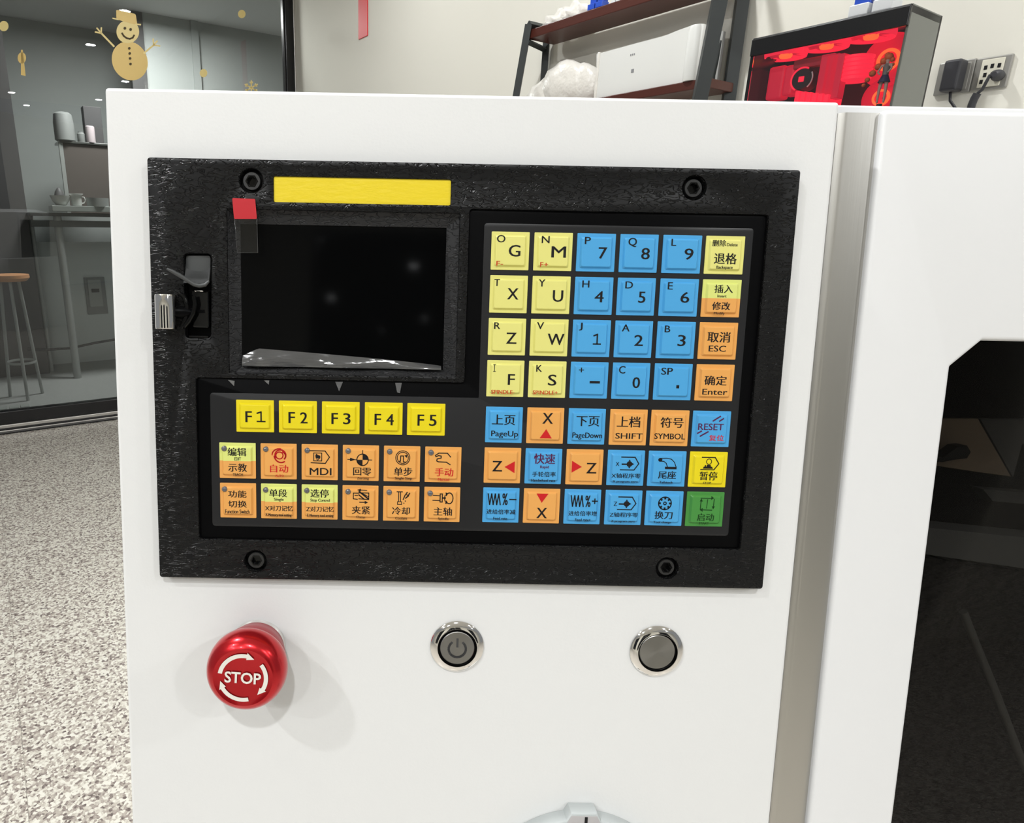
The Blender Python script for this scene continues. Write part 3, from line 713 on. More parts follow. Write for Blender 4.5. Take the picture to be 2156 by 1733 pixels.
# ================================================================== wall sockets
def sock(x0, x1, ym, yt, yb, label):
    l, r = S(x0, ym).x, S(x1, ym).x; t, b = S((x0+x1)/2, yt).z, S((x0+x1)/2, yb).z
    e = empty('wall_socket', SF @ Matrix.Translation(((l+r)/2, 0, (t+b)/2)), label, 'socket'); w_, h_ = (r-l)/2, (t-b)/2
    box('plate', -w_, w_, -.010, 0, -h_, h_, M['plate'], e, e.matrix_world, .003)
    return e, w_, h_
e1, w_, h_ = sock(1975, 2050, 165, 130, 198, 'grey wall socket holding the black power adapter')
box('insert', -w_*.6, w_*.8, -.012, -.010, -h_*.8, h_*.8, M['plate'], e1, e1.matrix_world, .001)
e2, w2, h2 = sock(2054, 2129, 150, 120, 188, 'grey wall socket with cream insert and six holes')
box('insert', -w2*.62, w2*.62, -.013, -.010, -h2*.84, h2*.84, M['socket'], e2, e2.matrix_world, .001)
for x, z in ((-.35, .35), (0, .4), (.38, .38), (-.3, -.1), (-.42, -.5), (.1, -.1)):
    box('hole', x*w2-.0035, x*w2+.0035, -.0138, -.013, z*h2-.005, z*h2+.005, M['ink'], e2, e2.matrix_world)
a, b = S(1990, 130, -.04), S(2022, 190, -.04); acx = (a.x+b.x)/2; acz = (a.z+b.z)/2
ad = empty('power_adapter', SF @ Matrix.Translation((acx, -.012, acz)), 'black power adapter plugged into the left wall socket', 'adapter')
ah = (a.z-b.z)/2; aw = (b.x-a.x)/2*.8
box('housing', -aw, aw, -.045, 0, -ah, ah, M['cable'], ad, ad.matrix_world, .006, 3)
cp = [(0, -.02, -ah), (.004, -.02, -ah-.022), (.022, -.02, -ah-.045), (.05, -.02, -ah-.06), (.09, -.018, -ah-.062)]
tube('cord', cp, .0035, M['cable'], ad, ad.matrix_world, 8)
c = S(2098, 158, -.03)
pg = empty('plug', SF @ Matrix.Translation((c.x, -.013, c.z)), 'black plug with hanging cord in the cream socket', 'plug')
lathe('plug_body', [(.013, 0), (.014, -.01), (.011, -.028), (.006, -.034)], M['cable'], pg, pg.matrix_world, 20, 'Y')
e_ = [S(x, y, -.03)-c for x, y in ((2098, 158), (2088, 160), (2080, 175), (2072, 190), (2062, 198), (2056, 208), (2050, 222), (2046, 240))]
e_ = [Vector((v.x, -.03 if i else -.03, v.z)) for i, v in enumerate(e_)]
tube('cord', e_[:5], .004, M['cable'], pg, pg.matrix_world, 8); tube('cord_grip', e_[4:], .009, M['cable'], pg, pg.matrix_world, 10)
#==PART3==
# ================================================================== the machine
WP = .005                                   # thickness of the control panel plate
def mean(*a): return sum(a)/len(a)
cl_x = mean(P(222, 190)[0], P(248, 960)[0], P(275, 1725)[0]); cr_x = mean(P(1769, 216)[0], P(1696, 960)[0], P(1623, 1725)[0])
ct_v = mean(P(225, 184)[1], P(1000, 198)[1], P(1766, 213)[1]); CB = -.62
mach = empty('machine', FACE @ Matrix.Translation((0, CB, 0)), 'white machine housing with control cabinet, steel edge and dark window', 'machine')
cabn = box('control_cabinet', cl_x, cr_x, CB, ct_v, -.26, 0, M['white'], mach, FACE, .0016, 3)
# stainless edge strip
sx0 = mean(P(1773, 232)[0], P(1697, 960)[0], P(1628, 1733)[0]); sx1 = mean(P(1860, 232)[0], P(1702, 1730)[0], P(1786, 960)[0])
stv = P(1815, 232)[1]
prof = [(cr_x-.0005, -.014), (cr_x+.0006, -.0075), (cr_x+.0022, -.0045), (cr_x+.0042, -.0032), (cr_x+.0056, -.0030), (sx1+.001, -.0030), (sx1+.001, -.02), (cr_x-.0005, -.02)]
bm = bmesh.new()
A = [bm.verts.new((x, CB, z)) for x, z in prof]; B = [bm.verts.new((x, stv, z)) for x, z in prof]
bm.faces.new(A); bm.faces.new(B[::-1])
for i in range(len(prof)): j = (i+1) % len(prof); bm.faces.new((A[i], B[i], B[j], A[j]))
o = from_bm('steel_edge_strip', bm, M['steel'], mach, FACE, True); o.data.set_sharp_from_angle(angle=.5)
box('body_shell', cr_x+.0005, .62, CB, P(1815, 222, -.012)[1], -.30, -.0205, M['white_side'], mach, FACE, .002)
# right hand door with an opening
dt = mean(P(1900, 229)[1], P(2100, 235)[1]); DR = .60
wt = P(2110, 718)[1]
o1 = P(2070, 718); o2 = P(2003, 772); o3 = P(1881, 1733)
sl = (o3[0]-o2[0])/(o3[1]-o2[1]); yb = -.46; o4 = (o2[0]+sl*(yb-o2[1]), yb)
hole = [(o1[0], wt), (o2[0], o2[1]), o4, (DR-.06, yb), (DR-.06, wt)]
door = shape('door_panel', [rrect(sx1, DR, CB, dt, .0022, 4), rpoly(hole, .0012, 3)], -.014, 0, M['white_side'], mach, FACE, .0020, 4)
pane = box('window_pane', o4[0]-.01, DR-.05, yb-.01, wt+.01, -.0195, -.0150, M['dark_glass'], mach, FACE)
# cut the body shell open behind the window: interior box
bpy.data.objects.remove(bpy.data.objects['body_shell'])
IX0, IX1, IW = .15, .60, -.30
IX0 = o4[0]-.05
bt = P(1815, 221, -.0205)[1]
box('body_shell', cr_x+.0005, IX0, CB, bt, -.30, -.0205, M['white_side'], mach, FACE, .001)
box('hood', IX0, .62, wt+.012, bt, -.30, -.0205, M['white_side'], mach, FACE, .001)
box('interior_back', IX0, .62, CB, wt+.012, -.30, -.29, M['int_black'], mach, FACE)
box('interior_side', IX0, IX0+.004, yb, wt+.012, -.29, -.0205, M['int_black'], mach, FACE)
box('outer_side', .61, .62, CB, wt+.012, -.29, -.0205, M['white_side'], mach, FACE)
box('lower_panel', IX0, .61, CB, yb, -.29, -.0205, M['int_black'], mach, FACE)
# flat shapes and a thin tube built behind the pane
wi = -.10
def poly_int(name, pts, m, w0, d):
    q = [P(x, y, w0) for x, y in pts]
    return extrude_poly(name, q, lambda a, b, d_: (a, b, d_), w0-d, w0, m, mach, FACE)
poly_int('tan_sheet', [(1900, 882), (2059, 882), (2128, 1003), (2060, 994), (1900, 970)], M['int_tan'], wi, .004)
poly_int('tan_sheet', [(2064, 882), (2240, 884), (2220, 930), (2152, 935), (2133, 1005)], M['int_grey'], wi-.006, .004)
poly_int('knob', rpoly([(1900, 973), (1985, 964), (2018, 940), (2036, 938), (2044, 952), (2036, 965), (2010, 968), (1985, 973)], 0), M['int_black'], wi+.01, .008)
poly_int('slide_cover', [(1900, 1106), (2280, 1144), (2280, 1215), (1900, 1160)], M['int_grey'], wi+.02, .02)
poly_int('lower_rail', [(2070, 1030), (2300, 1050), (2300, 1075), (2090, 1055)], M['int_grey'], wi-.02, .01)
q = [P(x, y, wi+.03) for x, y in ((2028, 1288), (2052, 1350), (2085, 1430), (2120, 1520), (2150, 1600), (2230, 1750))]
tube('coolant_hose', [(a, b, wi+.03) for a, b in q], .0022, M['glue'], mach, FACE, 8)
cv = mat('black_rough_cover', (.012, .012, .012), .4, bump=(1, 2.5, 1, 120, 1.0, .02), spec=.6)
poly_int('bellows_cover', [(1880, 1165), (2330, 1225), (2330, 1900), (1800, 1900)], cv, wi+.015, .01)
# base standing on the floor
B0 = FACE @ Vector((0, CB, 0)); zb_ = B0.z
bm = bmesh.new()
xa, xb = cl_x, .62
bm_box(bm, xa, xb, B0.y+.02, B0.y+.5, 0, zb_+.12, .003)
from_bm('pedestal', bm, M['base'], mach, Matrix.Identity(4))

# ------------------------------------------------------------------ control panel
K = lambda px, py, w=WP: P(px, py, w)
px0 = mean(K(309, 335)[0], K(322, 770)[0], K(336, 1210)[0]); px1 = mean(K(1686, 362)[0], K(1646, 800)[0], K(1607, 1235)[0])
pv1 = mean(K(312, 331)[1], K(1000, 344)[1], K(1684, 358)[1]); pv0 = mean(K(340, 1216)[1], K(1000, 1228)[1], K(1604, 1241)[1])
pc_ = ((px0+px1)/2, (pv0+pv1)/2); PMX = FACE @ Matrix.Translation((pc_[0], pc_[1], 0))
pan = empty('control_panel', PMX, 'black grained control panel with screen and coloured keys on the white cabinet', 'control panel')
L = lambda px, py, w=WP: (K(px, py, w)[0]-pc_[0], K(px, py, w)[1]-pc_[1])
# screen surround
s_l = mean(L(473, 445)[0], L(487, 785)[0]); s_r = mean(L(966, 452)[0], L(962, 788)[0]); s_t = mean(L(490, 440)[1], L(950, 449)[1]); s_b = mean(L(500, 789)[1], L(950, 792)[1])
WS = .0008
i_l = mean(L(508, 480, WS)[0], L(508, 770, WS)[0]); i_r = mean(L(941, 480, WS)[0], L(932, 770, WS)[0]); i_t = mean(L(520, 474, WS)[1], L(930, 477, WS)[1]); i_b = mean(L(520, 773, WS)[1], L(930, 778, WS)[1])
# keypad recess
k_l = mean(L(413, 800)[0], L(418, 1130)[0]); k_r = mean(L(1619, 460)[0], L(1589, 800)[0], L(1560, 1150)[0]); k_t = mean(L(1000, 440)[1], L(1600, 452)[1])
k_b = mean(L(430, 1135)[1], L(1550, 1157)[1]); k_m = mean(L(420, 798)[1], L(960, 803)[1]); k_x = mean(L(985, 460)[0], L(982, 780)[0])
Lsh = [(k_x, k_t), (k_r, k_t), (k_r, k_b), (k_l, k_b), (k_l, k_m), (k_x, k_m)]
u0, u1, v0, v1 = px0-pc_[0], px1-pc_[0], pv0-pc_[1], pv1-pc_[1]
SCR = [(528.5, 380), (1462.5, 395), (538, 1182), (1405, 1197)]
rs = (L(554, 380)[0]-L(503, 380)[0])/2
y_l, y_r = mean(L(575, 378)[0], L(577, 422)[0]), mean(L(950, 382)[0], L(948, 428)[0]); y_t, y_b = mean(L(580, 371)[1], L(945, 378)[1]), mean(L(580, 425)[1], L(945, 432)[1])
usb = rpoly([L(386, 533), L(445, 534), L(444, 712), L(390, 712)][::-1], .002)
loops = [rrect(u0, u1, v0, v1, .0013, 4), rpoly([(s_l, s_t), (s_r, s_t), (s_r, s_b), (s_l, s_b)], .0006), rpoly(Lsh, .0016), rrect(y_l, y_r, y_b, y_t, .0006, 2), usb]
loops += [circ(*L(x, y), rs, 32) for x, y in SCR]
shape('face_plate', loops, 0, WP, M['black_rough'], pan, PMX, .00045, 2)
box('label_strip', y_l-.001, y_r+.001, y_b-.001, y_t+.001, .001, WP-.0007, M['label'], pan, PMX)
# bevelled surround: four slopes
bm = bmesh.new()
o_ = [(s_l-.0004, s_b-.0004), (s_r+.0004, s_b-.0004), (s_r+.0004, s_t+.0004), (s_l-.0004, s_t+.0004)]
n_ = [(i_l, i_b), (i_r, i_b), (i_r, i_t), (i_l, i_t)]
# lower and right sides slope down to the screen; upper and left sides are cut steeply first
m_ = [(s_l+.0022, s_b+.0002), (s_r-.0002, s_b+.0002), (s_r-.0002, s_t-.0016), (s_l+.0022, s_t-.0016)]
zm_ = [.0026, WP-.0008, .0026, .0022]
V0 = [bm.verts.new((x, y, WP-.0005)) for x, y in o_]; V1 = [bm.verts.new((x, y, z)) for (x, y), z in zip(m_, zm_)]
V2 = [bm.verts.new((x, y, WS)) for x, y in n_]; V3 = [bm.verts.new((x, y, 0)) for x, y in n_]
for a, b in ((V0, V1), (V1, V2), (V2, V3)):
    for i in range(4): j = (i+1) % 4; bm.faces.new((a[i], a[j], b[j], b[i]))
M['bezel'] = M['black_rough'].copy(); M['bezel'].node_tree.nodes['Principled BSDF'].inputs['Specular IOR Level'].default_value = .25
M['bezel'].node_tree.nodes['relief'].inputs['Distance'].default_value = .00025
M['bezel'].node_tree.nodes['Principled BSDF'].inputs['Base Color'].default_value = (.024, .024, .025, 1)
from_bm('screen_bezel', bm, M['bezel'], pan, PMX)
M['screen'] = mat('screen_glass', (.002, .0021, .0022), 0.05, spec=.05)
box('screen', i_l, i_r, i_b, i_t, .0002, WS-.0003, M['screen'], pan, PMX)
M['screw_black'] = mat('blackened_steel_screw', (.016, .016, .016), .35, spec=.6)
for x, y, in SCR:
    c = L(x, y); sm = PMX @ Matrix.Translation((c[0], c[1], 0)); r = rs*.76
    sc_ = lathe('screw', [(rs*.98, .0008), (r*1.0, .0012), (r, .0032), (r*.92, .0038), (r*.52, .0038), (r*.50, .0012), (r*.01, .0011)], M['screw_black'], pan, sm, 36, cap=False)
    bm = bmesh.new(); hexo = [(r*.56*math.cos(PI/3*k_), r*.56*math.sin(PI/3*k_)) for k_ in range(6)]
    hh = [bm.verts.new((x_, y_, .0039)) for x_, y_ in hexo]; hl = [bm.verts.new((x_*.95, y_*.95, .0016)) for x_, y_ in hexo]
    ro = [bm.verts.new((x_*1.25, y_*1.25, .0039)) for x_, y_ in hexo]
    for i in range(6): j = (i+1) % 6; bm.faces.new((hh[i], hh[j], hl[j], hl[i])); bm.faces.new((ro[i], ro[j], hh[j], hh[i]))
    bm.faces.new(hl)
    h_ = from_bm('hex_socket', bm, M['black_gloss'], sc_, sm)
# keypad layers
WK0, WK = .0038, .0040
e_ = .0001
shape('keypad_backing', [rpoly([(x, y) for x, y in Lsh], .0015)], .0005, WK0, M['black_smooth'], pan, PMX, .0002)
g_l, g_r = mean(L(443, 835, WK)[0], L(447, 1100, WK)[0]), mean(L(1586, 485, WK)[0], L(1560, 800, WK)[0], L(1534, 1120, WK)[0])
g_t, g_b = mean(L(1030, 471, WK)[1], L(1570, 480, WK)[1]), mean(L(460, 1107, WK)[1], L(1520, 1128, WK)[1])
g_m = mean(L(460, 828, WK)[1], L(1000, 837, WK)[1]); g_x = mean(L(1018, 480, WK)[0], L(1010, 820, WK)[0])
shape('keypad_membrane', [rpoly([(g_x, g_t), (g_r, g_t), (g_r, g_b), (g_l, g_b), (g_l, g_m), (g_x, g_m)], [.0015, .0015, .0015, .0015, .0015, .0003])], WK0, WK+.0001, M['film_grey'], pan, PMX, .00003)

# ---- keys
Z7 = (1000, 440, 4.2257); Z8 = (1340, 340, 3.3972); ZA = (1000, 840, 5.9759); ZB = (1270, 840, 5.9759); ZL = (440, 900, 7.7); ZM = (700, 900, 7.1867); ZF = (400, 760, 3.5933)
KE = []
def key(zm, rect, colr, label, items, gc, grow):
    x0, y0, x1, y1 = rect; W_, H_ = x1-x0, y1-y0; it = []
    for q in items:
        ink = 'ink'
        if q[0] == 't':
            _, s_, b = q[:3]; ink = q[3] if len(q) > 3 else ink
            it.append(('t', s_, ((b[0]-x0)/W_, (b[1]-y0)/H_, (b[2]-x0)/W_, (b[3]-y0)/H_), ink))
        elif q[0] == 'p':
            ink = q[2] if len(q) > 2 else ink
            it.append(('p', [[((x-x0)/W_, (y-y0)/H_) for x, y in pl] for pl in q[1]], None, ink))
    ox, oy, s_ = zm; xm_, ym_ = (x0+x1)/2, (y0+y1)/2
    w = WK+.0005
    ul = L(ox+x0/s_, oy+ym_/s_, w)[0]; ur = L(ox+x1/s_, oy+ym_/s_, w)[0]; vt = L(ox+xm_/s_, oy+y0/s_, w)[1]; vb = L(ox+xm_/s_, oy+y1/s_, w)[1]
    KE.append(dict(c=[(ul+ur)/2, (vt+vb)/2], s=[ur-ul, vt-vb], col=colr, label=label, items=it, gc=gc, gr=grow))
sk = lambda pts, w, closed=False: stroke(pts, w, closed)
def fr(x0, y0, x1, y1, R): return (R[0]+x0*(R[2]-R[0]), R[1]+y0*(R[3]-R[1]), R[0]+x1*(R[2]-R[0]), R[1]+y1*(R[3]-R[1]))
# upper grid -------------------------------------------------
R = (143, 207, 480, 546)
key(Z7, R, 'key_yellow', 'pale yellow key marked O G', [('t', 'O', (187, 240, 263, 305)), ('t', 'G', (295, 325, 400, 428)), ('t', 'F-', (190, 470, 250, 512), 'ink_orange')], 'a0', 'r0')
R = (522, 211, 862, 552)
key(Z7, R, 'key_yellow', 'pale yellow key marked N M', [('t', 'N', (583, 245, 653, 308)), ('t', 'M', (673, 335, 803, 435)), ('t', 'F+', (578, 478, 650, 520), 'ink_orange')], 'a1', 'r0')
R = (904, 218, 1243, 558)
key(Z7, R, 'key_blue', 'blue key marked P 7', [('t', 'P', (965, 253, 1018, 317)), ('t', '7', (1090, 342, 1167, 443))], 'a2', 'r0')
R = (1285, 225, 1625, 564)
key(Z7, R, 'key_blue', 'blue key marked Q 8', [('t', 'Q', (1350, 260, 1427, 342)), ('t', '8', fr(.545, .36, .77, .66, R))], 'a3', 'r0')
R = (183, 525, 460, 801)
key(Z8, R, 'key_blue', 'blue key marked L 9', [('t', 'L', (235, 555, 270, 605)), ('t', '9', (333, 622, 398, 703))], 'a4', 'r0')
R = (487, 532, 768, 803)
key(Z8, R, 'key_yellow', 'pale yellow backspace key', [('t', '删除', (525, 562, 625, 608)), ('t', 'Delete', (630, 584, 708, 606)), ('t', '退格', (545, 655, 710, 733)), ('t', 'Backspace', (567, 745, 685, 773))], 'a5', 'r0')
R = (131, 592, 465, 928)
key(Z7, R, 'key_yellow', 'pale yellow key marked T X', [('t', 'T', (165, 628, 215, 690)), ('t', 'X', (283, 707, 383, 807))], 'a0', 'r1')
R = (507, 601, 845, 935)
key(Z7, R, 'key_yellow', 'pale yellow key marked Y U', [('t', 'Y', (557, 632, 617, 695)), ('t', 'U', (687, 725, 780, 828))], 'a1', 'r1')
R = (885, 607, 1225, 940)
key(Z7, R, 'key_blue', 'blue key marked H 4', [('t', 'H', (943, 640, 1007, 702)), ('t', '4', (1058, 732, 1140, 830))], 'a2', 'r1')
R = (1265, 614, 1600, 948)
key(Z7, R, 'key_blue', 'blue key marked D 5', [('t', 'D', (1325, 648, 1393, 710)), ('t', '5', fr(.54, .365, .73, .665, R))], 'a3', 'r1')
R = (165, 838, 440, 1107)
key(Z8, R, 'key_blue', 'blue key marked E 6', [('t', 'E', (212, 865, 248, 917)), ('t', '6', (308, 933, 372, 1010))], 'a4', 'r1')
R = (468, 842, 745, 1110)
key(Z8, R, 'key_split', 'half yellow half orange insert and modify key', [('t', '插入', (545, 880, 678, 938)), ('t', 'Insert', (570, 950, 636, 970)), ('t', '修改', (537, 1002, 668, 1060)), ('t', 'Modify', (553, 1075, 632, 1097))], 'a5', 'r1')
R = (119, 972, 451, 1305)
key(Z7, R, 'key_yellow', 'pale yellow key marked R Z', [('t', 'R', (165, 1010, 220, 1070)), ('t', 'Z', (275, 1100, 368, 1200))], 'a0', 'r2')
R = (493, 982, 828, 1310)
key(Z7, R, 'key_yellow', 'pale yellow key marked V W', [('t', 'V', (543, 1010, 607, 1073)), ('t', 'W', (643, 1110, 792, 1210))], 'a1', 'r2')
R = (867, 989, 1205, 1315)
key(Z7, R, 'key_blue', 'blue key marked J 1', [('t', 'J', (915, 1015, 948, 1083)), ('p', sk([(1052, 1128), (1083, 1114), (1083, 1200)], 13)+sk([(1050, 1200), (1114, 1200)], 12))], 'a2', 'r2')
R = (1243, 995, 1578, 1322)
key(Z7, R, 'key_blue', 'blue key marked A 2', [('t', 'A', (1295, 1028, 1365, 1090)), ('t', '2', fr(.50, .38, .74, .675, R))], 'a3', 'r2')
R = (148, 1146, 418, 1410)
key(Z8, R, 'key_blue', 'blue key marked B 3', [('t', 'B', (193, 1175, 233, 1223)), ('t', '3', (290, 1240, 347, 1320))], 'a4', 'r2')
R = (452, 1150, 720, 1414)
key(Z8, R, 'key_orange', 'orange cancel key marked ESC', [('t', '取消', (503, 1217, 665, 1292)), ('t', 'ESC', (518, 1315, 640, 1358))], 'a5', 'r2')
R = (107, 1350, 438, 1674)
key(Z7, R, 'key_yellow', 'pale yellow key marked I F', [('p', sk([(170, 1387), (170, 1450)], 6)+sk([(159, 1389), (181, 1389)], 5)+sk([(159, 1448), (181, 1448)], 5)), ('t', 'F', (292, 1470, 355, 1565)), ('t', 'SPINDLE-', (147, 1612, 355, 1647), 'ink_orange')], 'a0', 'r3')
R = (479, 1358, 812, 1682)
key(Z7, R, 'key_yellow', 'pale yellow key marked K S', [('t', 'K', (540, 1392, 592, 1452)), ('t', 'S', (648, 1475, 725, 1572)), ('t', 'SPINDLE+', (517, 1618, 740, 1652), 'ink_orange')], 'a1', 'r3')
R = (850, 1362, 1185, 1688)
key(Z7, R, 'key_blue', 'blue key with plus and minus', [('t', '+', (917, 1412, 962, 1455)), ('p', sk([(1026, 1540), (1102, 1540)], 22))], 'a2', 'r3')
R = (1222, 1368, 1555, 1692)
key(Z7, R, 'key_blue', 'blue key marked C 0', [('t', 'C', (1270, 1397, 1328, 1463)), ('t', '0', (1397, 1493, 1465, 1590))], 'a3', 'r3')
R = (126, 1446, 397, 1706)
key(Z8, R, 'key_blue', 'blue key marked SP and a dot', [('t', 'SP', (167, 1475, 250, 1525)), ('p', [[(282, 1597), (303, 1597), (303, 1620), (282, 1620)]])], 'a4', 'r3')
R = (423, 1448, 695, 1708)
key(Z8, R, 'key_orange', 'orange confirm key marked Enter', [('t', '确定', (477, 1527, 638, 1595)), ('t', 'Enter', (468, 1622, 648, 1663))], 'a5', 'r3')
# lower right grid -------------------------------------------
R = (133, 102, 592, 552)
key(ZA, R, 'key_blue', 'blue page up key', [('t', '上页', (207, 195, 497, 325)), ('t', 'PageUp', (203, 398, 540, 490))], 'b0', 'r4')
R = (652, 111, 1112, 563)
key(ZA, R, 'key_orange', 'orange key marked X over a red up arrow', [('t', 'X', (837, 172, 970, 308)), ('p', [[(890, 375), (812, 493), (965, 493)]], 'ink_red')], 'b1', 'r4')
R = (1172, 123, 1633, 572)
key(ZA, R, 'key_blue', 'blue page down key', [('t', '下页', (1262, 213, 1550, 340)), ('t', 'PageDown', (1222, 420, 1593, 508))], 'b2', 'r4')
R = (82, 131, 545, 581)
key(ZB, R, 'key_orange', 'orange key marked SHIFT', [('t', '上档', (160, 215, 450, 352)), ('t', 'SHIFT', (150, 425, 490, 497))], 'b3', 'r4')
R = (600, 141, 1068, 590)
key(ZB, R, 'key_orange', 'orange key marked SYMBOL', [('t', '符号', (705, 228, 990, 355)), ('t', 'SYMBOL', (640, 428, 1022, 500))], 'b4', 'r4')
R = (1126, 151, 1590, 602)
key(ZB, R, 'key_blue', 'blue key marked RESET', [('t', 'RESET', (1185, 305, 1497, 387), 'ink_plum'), ('t', '复位', (1328, 447, 1510, 522), 'ink_red'),
    ('p', sk([(1362, 272), (1448, 212)], 17)+sk([(1440, 273), (1488, 240)], 17)+sk([(1184, 430), (1230, 402)], 17)+sk([(1218, 466), (1312, 408)], 17), 'ink_plum')], 'b5', 'r4')
R = (117, 616, 576, 1057)
key(ZA, R, 'key_orange', 'orange key marked Z with red left arrow', [('t', 'Z', (215, 775, 340, 905)), ('p', [[(370, 848), (497, 775), (497, 923)]], 'ink_red')], 'b0', 'r5')
R = (633, 631, 1090, 1070)
key(ZA, R, 'key_blue', 'blue rapid and handwheel rate key', [('t', '快速', (733, 688, 1000, 815), 'ink_plum'), ('t', 'Rapid', (815, 835, 925, 880), 'ink_plum'), ('t', '手轮倍率', (720, 912, 1015, 975)), ('t', 'Handwheel rate', (708, 1003, 1013, 1037))], 'b1', 'r5')
R = (1150, 635, 1608, 1082)
key(ZA, R, 'key_orange', 'orange key marked Z with red right arrow', [('p', [[(1213, 775), (1338, 850), (1213, 925)]], 'ink_red'), ('t', 'Z', (1395, 798, 1522, 930))], 'b2', 'r5')
def dsh(x0, x1, xt, y0, y1, w=13): return sk([(x0+8, y0), (x1, y0), (xt, (y0+y1)/2), (x1-6, y1), (x0, y1)], w)
R = (50, 646, 517, 1088)
def zico(dx, dy):
    return dsh(205+dx, 385+dx, 435+dx, 727+dy, 885+dy)+[ell(318+dx, 812+dy, 36, 36, 0, 20), [(318+dx-14, 775+dy), (318+dx, 755+dy), (318+dx+14, 775+dy)], [(318+dx-14, 849+dy), (318+dx+14, 849+dy), (318+dx, 868+dy)], [(350+dx, 796+dy), (378+dx, 812+dy), (350+dx, 828+dy)]]+sk([(225+dx, 815+dy), (285+dx, 815+dy)], 18)
key(ZB, R, 'key_blue', 'blue X axis program zero key', [('p', zico(0, 0)), ('t', 'X', (145, 790, 190, 838)), ('t', 'X轴程序零', (100, 928, 468, 990)), ('t', 'X program zero', (118, 1018, 437, 1050))], 'b3', 'r5')
R = (563, 655, 1038, 1104)
key(ZB, R, 'key_blue', 'blue tailstock key', [('p', sk([(690, 745), (780, 740), (840, 752), (880, 790), (905, 850)], 10)+sk([(690, 780), (745, 780), (778, 805), (795, 850)], 10)+[ell(700, 762, 26, 24, 0, 18)]+[[(765, 848), (912, 848), (912, 878), (765, 878)]]), ('t', '尾座', (685, 903, 912, 1000)), ('t', 'Tailstock', (705, 1030, 878, 1062))], 'b4', 'r5')
R = (1080, 660, 1556, 1109)
key(ZB, R, 'key_bright', 'bright yellow pause key', [('p', dsh(1213, 1386, 1437, 725, 880, 13)+sk(ell(1312, 778, 32, 34, 0, 18), 9, True)+[[(1250, 842), (1355, 842), (1368, 868), (1238, 868)], [(1262, 822), (1278, 822), (1278, 842), (1262, 842)], [(1290, 818), (1334, 818), (1340, 842), (1284, 842)]]), ('t', '暂停', (1205, 905, 1430, 1015)), ('t', 'STOP', (1255, 1035, 1358, 1062))], 'b5', 'r5')
R = (98, 1120, 558, 1557)
def zig(x0, x1, y0, y1): return sk([(x0+(x1-x0)*i/7, (y0, y1)[i % 2]) for i in range(8)], 15)
key(ZA, R, 'key_blue', 'blue feed rate minus key', [('p', zig(158, 315, 1190, 1325)+sk([(432, 1256), (512, 1256)], 15)), ('t', '%', (338, 1180, 408, 1328)), ('t', '进给倍率减', (143, 1383, 512, 1445)), ('t', 'Feed rate-', (232, 1480, 423, 1515))], 'b0', 'r6')
R = (609, 1131, 1070, 1564)
key(ZA, R, 'key_orange', 'orange key marked X under a red down arrow', [('p', [[(762, 1185), (915, 1185), (833, 1300)]], 'ink_red'), ('t', 'X', (773, 1363, 907, 1492))], 'b1', 'r6')
R = (1120, 1140, 1584, 1578)
key(ZA, R, 'key_blue', 'blue feed rate plus key', [('p', zig(1196, 1355, 1212, 1348)+sk([(1466, 1277), (1533, 1277)], 15)+sk([(1499, 1248), (1499, 1308)], 15)), ('t', '%', (1378, 1207, 1447, 1352)), ('t', '进给倍率增', (1170, 1405, 1533, 1467)), ('t', 'Feed rate+', (1260, 1498, 1460, 1535))], 'b2', 'r6')
R = (22, 1150, 486, 1585)
key(ZB, R, 'key_blue', 'blue Z axis program zero key', [('p', zico(-34, 500)), ('t', 'Z', (120, 1287, 165, 1340)), ('t', 'Z轴程序零', (77, 1420, 437, 1480)), ('t', 'Z program zero', (100, 1518, 405, 1550))], 'b3', 'r6')
R = (529, 1160, 1003, 1591)
gear = sk(ell(762, 1305, 80, 78, 0, 28), 14, True)+sk(ell(762, 1305, 17, 17, 0, 12), 12, True)
for k_ in range(8):
    a = PI/4*k_; gear += sk([(762+60*math.cos(a), 1305+58*math.sin(a)), (762+78*math.cos(a), 1305+76*math.sin(a))], 24)
key(ZB, R, 'key_blue', 'blue tool change key with a gear', [('p', gear), ('t', '换刀', (640, 1403, 870, 1500)), ('t', 'Tool change', (632, 1528, 858, 1560))], 'b4', 'r6')
R = (1038, 1168, 1516, 1602)
cyc = sk([(1205, 1240), (1360, 1240)], 11)+sk([(1375, 1250), (1370, 1365)], 11)+sk([(1355, 1388), (1205, 1385)], 11)+sk([(1205, 1375), (1210, 1260)], 11)+sk([(1290, 1255), (1286, 1365)], 9)+[[(1335, 1210), (1370, 1235), (1335, 1262)], [(1390, 1340), (1370, 1375), (1350, 1340)], [(1235, 1360), (1200, 1388), (1240, 1410)], [(1190, 1280), (1212, 1245), (1232, 1282)]]
key(ZB, R, 'key_green', 'green cycle start key', [('p', cyc, 'ink_dkgreen'), ('t', '启动', (1170, 1430, 1390, 1525), 'ink_dkgreen'), ('t', 'START', (1200, 1540, 1330, 1568), 'ink_dkgreen')], 'b5', 'r6')
